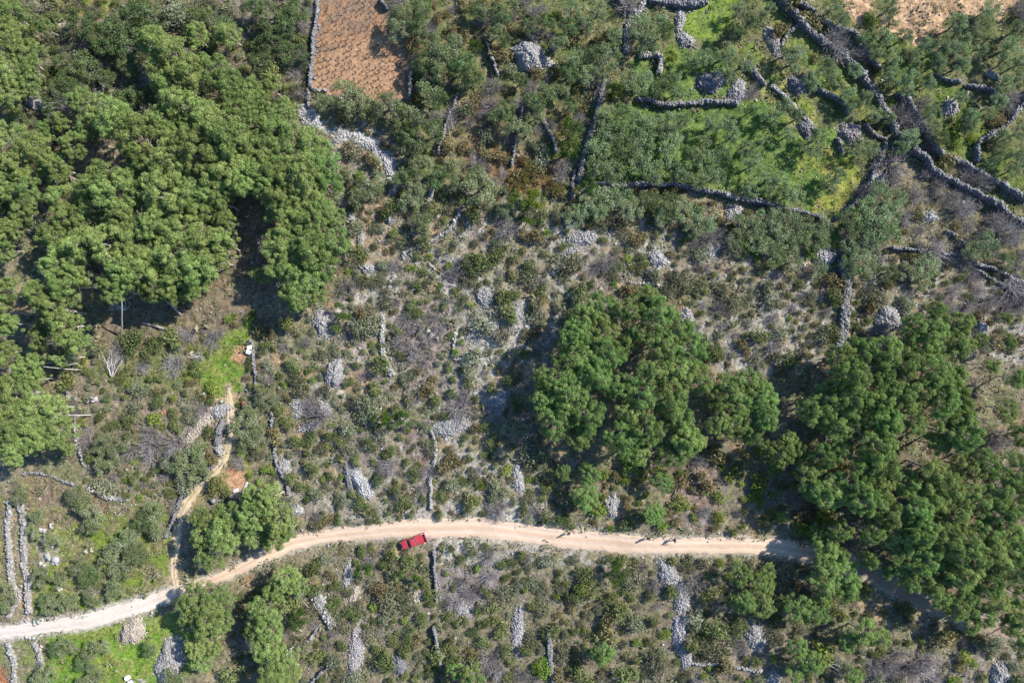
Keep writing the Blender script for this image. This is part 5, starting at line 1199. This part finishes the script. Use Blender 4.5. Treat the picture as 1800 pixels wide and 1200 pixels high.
for sgn in (-1, 1):
    bm_part("side_window", cabm, M_glass, lambda bm: hexa(bm, [(.78,sgn*.745,1.04),(-.40,sgn*.765,1.04),(-.40,sgn*.785,1.04),(.78,sgn*.765,1.04)], [(.40,sgn*.625,1.40),(-.33,sgn*.64,1.40),(-.33,sgn*.66,1.40),(.40,sgn*.645,1.40)]))
    bm_part("bed_side", truck, M_red, lambda bm: box(bm, -2.12, -.56, sgn*.84 - .035, sgn*.84 + .035, .34, 1.0), True, .02)
    bm_part("bed_rail", truck, M_chrome, lambda bm: box(bm, -2.08, -.6, sgn*.80 - .02, sgn*.80 + .02, 1.02, 1.05), True)
    bm_part("side_mirror", truck, M_blackp, lambda bm: box(bm, .72, .86, sgn*.93 - .09, sgn*.93 + .09, 1.02, 1.17), True, .03)
    bm_part("headlight", truck, M_lamp, lambda bm: box(bm, 2.13, 2.19, sgn*.52 - .14, sgn*.52 + .14, .58, .74), True, .02)
    bm_part("tail_light", truck, M_rlamp, lambda bm: box(bm, -2.16, -2.125, sgn*.78 - .07, sgn*.78 + .07, .62, .92), True, .01)
    for wx in (1.38, -1.38):
        w_ = bm_part("wheel", truck, M_tyre, lambda bm: cyl(bm, (wx, sgn*.76, .32), (0,1,0), .32, .32, .21, 24), True)
        bm_part("rim", w_, M_chrome, lambda bm: cyl(bm, (wx, sgn*.868, .32), (0,1,0), .18, .18, .02, 16), True)
bm_part("bed_floor", truck, M_red, lambda bm: box(bm, -2.1, -.57, -.80, .80, .62, .66))
bm_part("tailgate", truck, M_red, lambda bm: box(bm, -2.15, -2.09, -.80, .80, .40, 1.0), True, .02)
bm_part("front_bumper", truck, M_blackp, lambda bm: box(bm, 2.12, 2.24, -.76, .76, .34, .52), True, .03)
bm_part("rear_bumper", truck, M_chrome, lambda bm: box(bm, -2.26, -2.16, -.74, .74, .36, .50), True, .03)
bm_part("grille", truck, M_blackp, lambda bm: box(bm, 2.145, 2.18, -.34, .34, .56, .72))
bm_part("cargo_hoop", truck, M_chrome, lambda bm: (box(bm, -.66, -.61, -.78, .78, 1.40, 1.45), box(bm, -.66, -.61, -.78, -.74, 1.0, 1.4), box(bm, -.66, -.61, .74, .78, 1.0, 1.4)))
bm_part("number_plate", truck, M_white, lambda bm: box(bm, 2.245, 2.255, -.26, .26, .38, .49))

def skinmesh(name, verts, edges, radii, m, parent, levels=1):
    me = bpy.data.meshes.new(name); me.from_pydata(verts, edges, []); o = bpy.data.objects.new(name, me); COL.objects.link(o)
    md = o.modifiers.new("skin", 'SKIN'); md.use_smooth_shade = True
    if not me.skin_vertices: raise RuntimeError("no skin layer")
    for v, r in zip(me.skin_vertices[0].data, radii): v.radius = (r, r) if not isinstance(r, tuple) else r
    me.skin_vertices[0].data[0].use_root = True
    sb = o.modifiers.new("sub", 'SUBSURF'); sb.levels = sb.render_levels = levels
    dg = bpy.context.evaluated_depsgraph_get(); dg.update(); me2 = bpy.data.meshes.new_from_object(o.evaluated_get(dg)); me2.name = name
    bpy.data.objects.remove(o); me2.materials.clear(); me2.materials.append(m); return mobj(name, me2, parent)
def person(px, py, rz, stride, arm, cj, ct, label, hairc=None, wide=1.0, bare_arm=False):
    x, y, z = P(px, py); e = empty("person", (x, y, z + .02), rz); tag(e, label, "person", None)
    st = stride; J = {
     'pel': (0,0,.95), 'wai': (.0,0,1.10), 'che': (.02,0,1.32), 'nek': (.03,0,1.47), 'hb': (.05,0,1.58), 'ht': (.05,0,1.70), 'nose': (.155,0,1.62),
     'sl': (.02,.17,1.40), 'sr': (.02,-.17,1.40), 'el': (-arm*.6,.25*wide,1.14), 'er': (arm*.6+.04,-.25*wide,1.14), 'wl': (-arm+.1,.27*wide,.92), 'wr': (arm+.16,-.27*wide,.92),
     'hl': (0,.10,.90), 'hr': (0,-.10,.90), 'kl': (st*.55+.06,.10,.50), 'kr': (-st*.35+.05,-.10,.50), 'al': (st,.10,.10), 'ar': (-st,-.10,.14), 'tl': (st+.17,.11,.05), 'tr': (-st+.14,-.11,.05)}
    names = list(J)
    rad = dict(pel=.13, wai=.12, che=.145, nek=.062, hb=.092, ht=.078, nose=.014, sl=.07, sr=.07, el=.045, er=.045, wl=.032, wr=.032, hl=.095, hr=.095, kl=.062, kr=.062, al=.042, ar=.042, tl=.035, tr=.035)
    E = [('pel','wai'),('wai','che'),('che','nek'),('nek','hb'),('hb','ht'),('hb','nose'),('che','sl'),('che','sr'),('sl','el'),('sr','er'),('el','wl'),('er','wr'),('pel','hl'),('pel','hr'),('hl','kl'),('hr','kr'),('kl','al'),('kr','ar'),('al','tl'),('ar','tr')]
    V = [J[n] for n in names]; R_ = [rad[n] for n in names]; ED = [(names.index(a), names.index(b)) for a, b in E]
    for sd, wn in ((1, 'wl'), (-1, 'wr')):   # palm, four fingers and a thumb
        wx_, wy_, wz_ = J[wn]; V.append((wx_ + .01, wy_, wz_ - .08)); R_.append(.034); pi = len(V) - 1; ED.append((names.index(wn), pi))
        for q in range(4):
            V.append((wx_ + .045 - q * .026, wy_ - sd * .012, wz_ - .16 - .012 * (q in (1, 2)))); R_.append(.009); ED.append((pi, len(V) - 1))
        V.append((wx_ + .07, wy_ - sd * .02, wz_ - .10)); R_.append(.011); ED.append((pi, len(V) - 1))
    skinmesh("body", V, ED, R_, M_skin, e, 1)
    def sub_(name, keys, edges, grow, m):
        vv = [J[k] for k in keys]; return skinmesh(name, vv, [(keys.index(a), keys.index(b)) for a, b in edges], [rad[k] + grow for k in keys], m, e, 1)
    jk = ['che','wai','pel','nek','sl','sr','el','er'] + ([] if bare_arm else ['wl','wr'])
    je = [('wai','che'),('pel','wai'),('che','nek'),('che','sl'),('che','sr'),('sl','el'),('sr','er')] + ([] if bare_arm else [('el','wl'),('er','wr')])
    sub_("jacket", jk, je, .022, cj)
    sub_("trousers", ['pel','hl','hr','kl','kr','al','ar'], [('pel','hl'),('pel','hr'),('hl','kl'),('hr','kr'),('kl','al'),('kr','ar')], .018, ct)
    sub_("hair", ['ht','hb'], [('ht','hb')], .016, hairc or M_hair).location = (-.02, 0, .022)
    for a, b in (('al','tl'),('ar','tr')):
        A, B = J[a], J[b]; skinmesh("shoe", [(A[0]-.03,A[1],.06),(A[0]+.08,A[1],.055),B], [(0,1),(1,2)], [.05,.048,.04], M_shoe, e, 1)
    return e
cloth = [gl("navy_cloth", (.035, .035, .06), .9, .1), gl("black_cloth", (.025, .022, .025), .9, .1), gl("brown_cloth", (.09, .06, .045), .9, .1), gl("grey_cloth", (.10, .10, .11), .9, .1)]
person(999, 934, math.radians(-75), .26, .12, cloth[2], cloth[1], "walker in brown top near the verge, leftmost of three on the road")
person(1138, 943, math.radians(-95), .10, .05, cloth[1], cloth[1], "walker in a wide dark coat, middle one of three on the road", None, 1.15)
person(1183, 946, math.radians(-35), .34, .26, cloth[0], cloth[3], "walker striding with one arm out, rightmost of three on the road")

def tank(px, py, rz, label):
    x, y, z = P(px, py); e = empty("water_tank", (x, y, z + .05), rz); tag(e, label, "water tank", None)
    bm_part("tank_body", e, M_white, lambda bm: box(bm, -.36, .36, -.30, .30, 0, .62), True, .06)
    bm_part("cap", e, M_blackp, lambda bm: cyl(bm, (.05, .0, .65), (0,0,1), .09, .09, .07, 16), True)
    bm_part("handle", e, M_white, lambda bm: (box(bm, -.28, -.22, -.14, .14, .66, .70), box(bm, -.28, -.22, -.14, -.10, .6, .67), box(bm, -.28, -.22, .10, .14, .6, .67)))
tank(440.5, 610.5, .1, "upper white plastic water tank beside the dark stone wall"); tank(439, 618.5, -.25, "lower white plastic water tank beside the dark stone wall")
x, y, z = P(373.5, 681); e = empty("cistern", (x, y, z + .05)); tag(e, "round open concrete cistern holding brown water on the green glade", "cistern")
def ring(bm, r0, r1, z0, z1, n=28):
    q = []
    for r, zz in ((r0, z0), (r0, z1), (r1, z1), (r1, z0)): q.append([bm.verts.new((r * math.cos(6.2832 * i / n), r * math.sin(6.2832 * i / n), zz)) for i in range(n)])
    for a in range(4):
        for i in range(n): bm.faces.new([q[a][i], q[a][(i + 1) % n], q[(a + 1) % 4][(i + 1) % n], q[(a + 1) % 4][i]])
bm_part("basin_wall", e, M_rust, lambda bm: ring(bm, .50, .60, -.1, .62), True); bm_part("rim", e, M_rim, lambda bm: ring(bm, .52, .60, .623, .66), True)
bm_part("water", e, M_water, lambda bm: cyl(bm, (0, 0, .1), (0,0,1), .495, .495, .04, 28))
x, y, z = P(429, 709); e = empty("oil_drum", (x, y, z + .1), .4); tag(e, "dented red brown drum beside the upper end of the dirt track", "drum")
bm_part("drum_shell", e, M_rust2, lambda bm: cyl(bm, (0, 0, .30), (.75,.2,.62), .33, .33, .85, 22), True)
bm_part("drum_lid", e, M_rust, lambda bm: cyl(bm, (.325, .085, .57), (.75,.2,.62), .27, .27, .03, 22)); bm_part("drum_hoop", e, M_rust2, lambda bm: cyl(bm, (.09, .03, .375), (.75,.2,.62), .35, .35, .05, 22), True)
x, y, z = P(289, 724); e = empty("scrap_sheet", (x, y, z + .15), .5); tag(e, "bent rusty orange sheet of iron in the scrub left of the stone bank", "scrap metal")
bm_part("sheet", e, gl("orange_rust", (.26, .12, .075), .85, .1), lambda bm: [hexa(bm, [(i*.2-.5,-.3,.1*(i%2)),(i*.2-.3,-.3,.1*((i+1)%2)),(i*.2-.3,.3,.12*((i+1)%2)),(i*.2-.5,.3,.12*(i%2))], [(i*.2-.5,-.3,.1*(i%2)+.02),(i*.2-.3,-.3,.1*((i+1)%2)+.02),(i*.2-.3,.3,.12*((i+1)%2)+.02),(i*.2-.5,.3,.12*(i%2)+.02)]) for i in range(4)])
x, y, z = P(416, 861); o = bm_part("stone_block", None, M_conc, lambda bm: (box(bm, -.42, .40, -.30, .30, 0, .45), box(bm, -.75, -.45, -.12, .14, 0, .3)), True, .05); o.location = (x, y, z); o.rotation_euler[2] = .3; tag(o, "whitish squat block on the lower edge of the red earth plot", "stone block")
x, y, z = P(432, 855.5); o = bm_part("stone_slab", None, M_conc, lambda bm: box(bm, -.2, .2, -.85, .85, 0, .3), True, .04); o.location = (x, y, z); o.rotation_euler[2] = -.42; tag(o, "long whitish slab leaning at the right edge of the red earth plot", "stone slab")
x, y, z = P(339, 619); o = bm_part("canister", None, M_yel, lambda bm: (box(bm, -.3, .3, -.2, .2, 0, .4), cyl(bm, (.15, 0, .43), (0,0,1), .06, .06, .08, 12)), True, .03); o.location = (x, y, z + .1); o.rotation_euler[2] = .8; tag(o, "faded yellow canister in the scrub beside the green glade", "canister")
for i, (px, py, lb) in enumerate([(227, 1188, "upper round white tub near the bottom edge below the white road"), (232, 1197, "lower round white tub at the bottom edge below the white road")]):
    x, y, z = P(px, py); e = empty("plastic_tub", (x, y, z + .05)); tag(e, lb, "tub"); bm_part("tub_body", e, M_white, lambda bm: cyl(bm, (0, 0, .3), (0,0,1), .30, .36, .6, 22), True); bm_part("lid", e, M_white, lambda bm: cyl(bm, (0, 0, .625), (0,0,1), .39, .37, .045, 22))
for i, (px, py, a) in enumerate([(243, 1193, .1), (250, 1195, -.15), (247, 1199, .3)]):
    x, y, z = P(px, py); o = bm_part("pipe", None, M_conc, lambda bm: cyl(bm, (0, 0, .15), (1, 0, 0), .12, .12, 1.6, 12), True); o.location = (x, y, z); o.rotation_euler[2] = a
    o.data.materials[0] = M_rim; tag(o, ["pale grey pipe nearest the white tubs", "pale grey pipe at the right end of the small stack", "lowest pale grey pipe at the bottom edge"][i], "pipe", "grey pipes by the white tubs")
# boulders that can be told apart by the white road
BOULD = [(80,932,8),(88,925,7),(75,945,7),(92,958,6),(84,975,7),(92,985,8),(75,990,6),(98,990,6),(150,970,6),(160,965,5),(105,1035,5),(70,1087,6),(60,1092,6),(50,1090,5),(158,1058,4),(60,1118,5),(50,1120,5),(228,1188,4),(347,698,4),(357,692,4),(390,703,4),(440,600,5),(165,700,7),(158,705,6),(1430,500,4),(758,592,7),(766,590,5),(1700,165,5),(1620,310,4)]
for i, (px, py, r) in enumerate(BOULD):
    bm_v, bm_f = CUBE * 1.0, CF
    v, f, k2 = stones(np.zeros((3, 3)) + rng.normal(0, r * GS * .45, (3, 3)) * [1, 1, .15], rng.uniform(.6, 1.2, 3) * r * GS, stonecol((.44, .42, .395), 3), .6)
    x, y, z = P(px, py); o = mobj("boulder", newmesh("boulder", v, f, M_stone, k2), None, (x, y, z + .1)); reg(o, px, py, "pale limestone boulder", "rock", "pale boulders lying loose")
finish_labels()
print("COUNTS", counts, "vines", n_v, "pines", len(PINES), "olives", len(OLIVES))
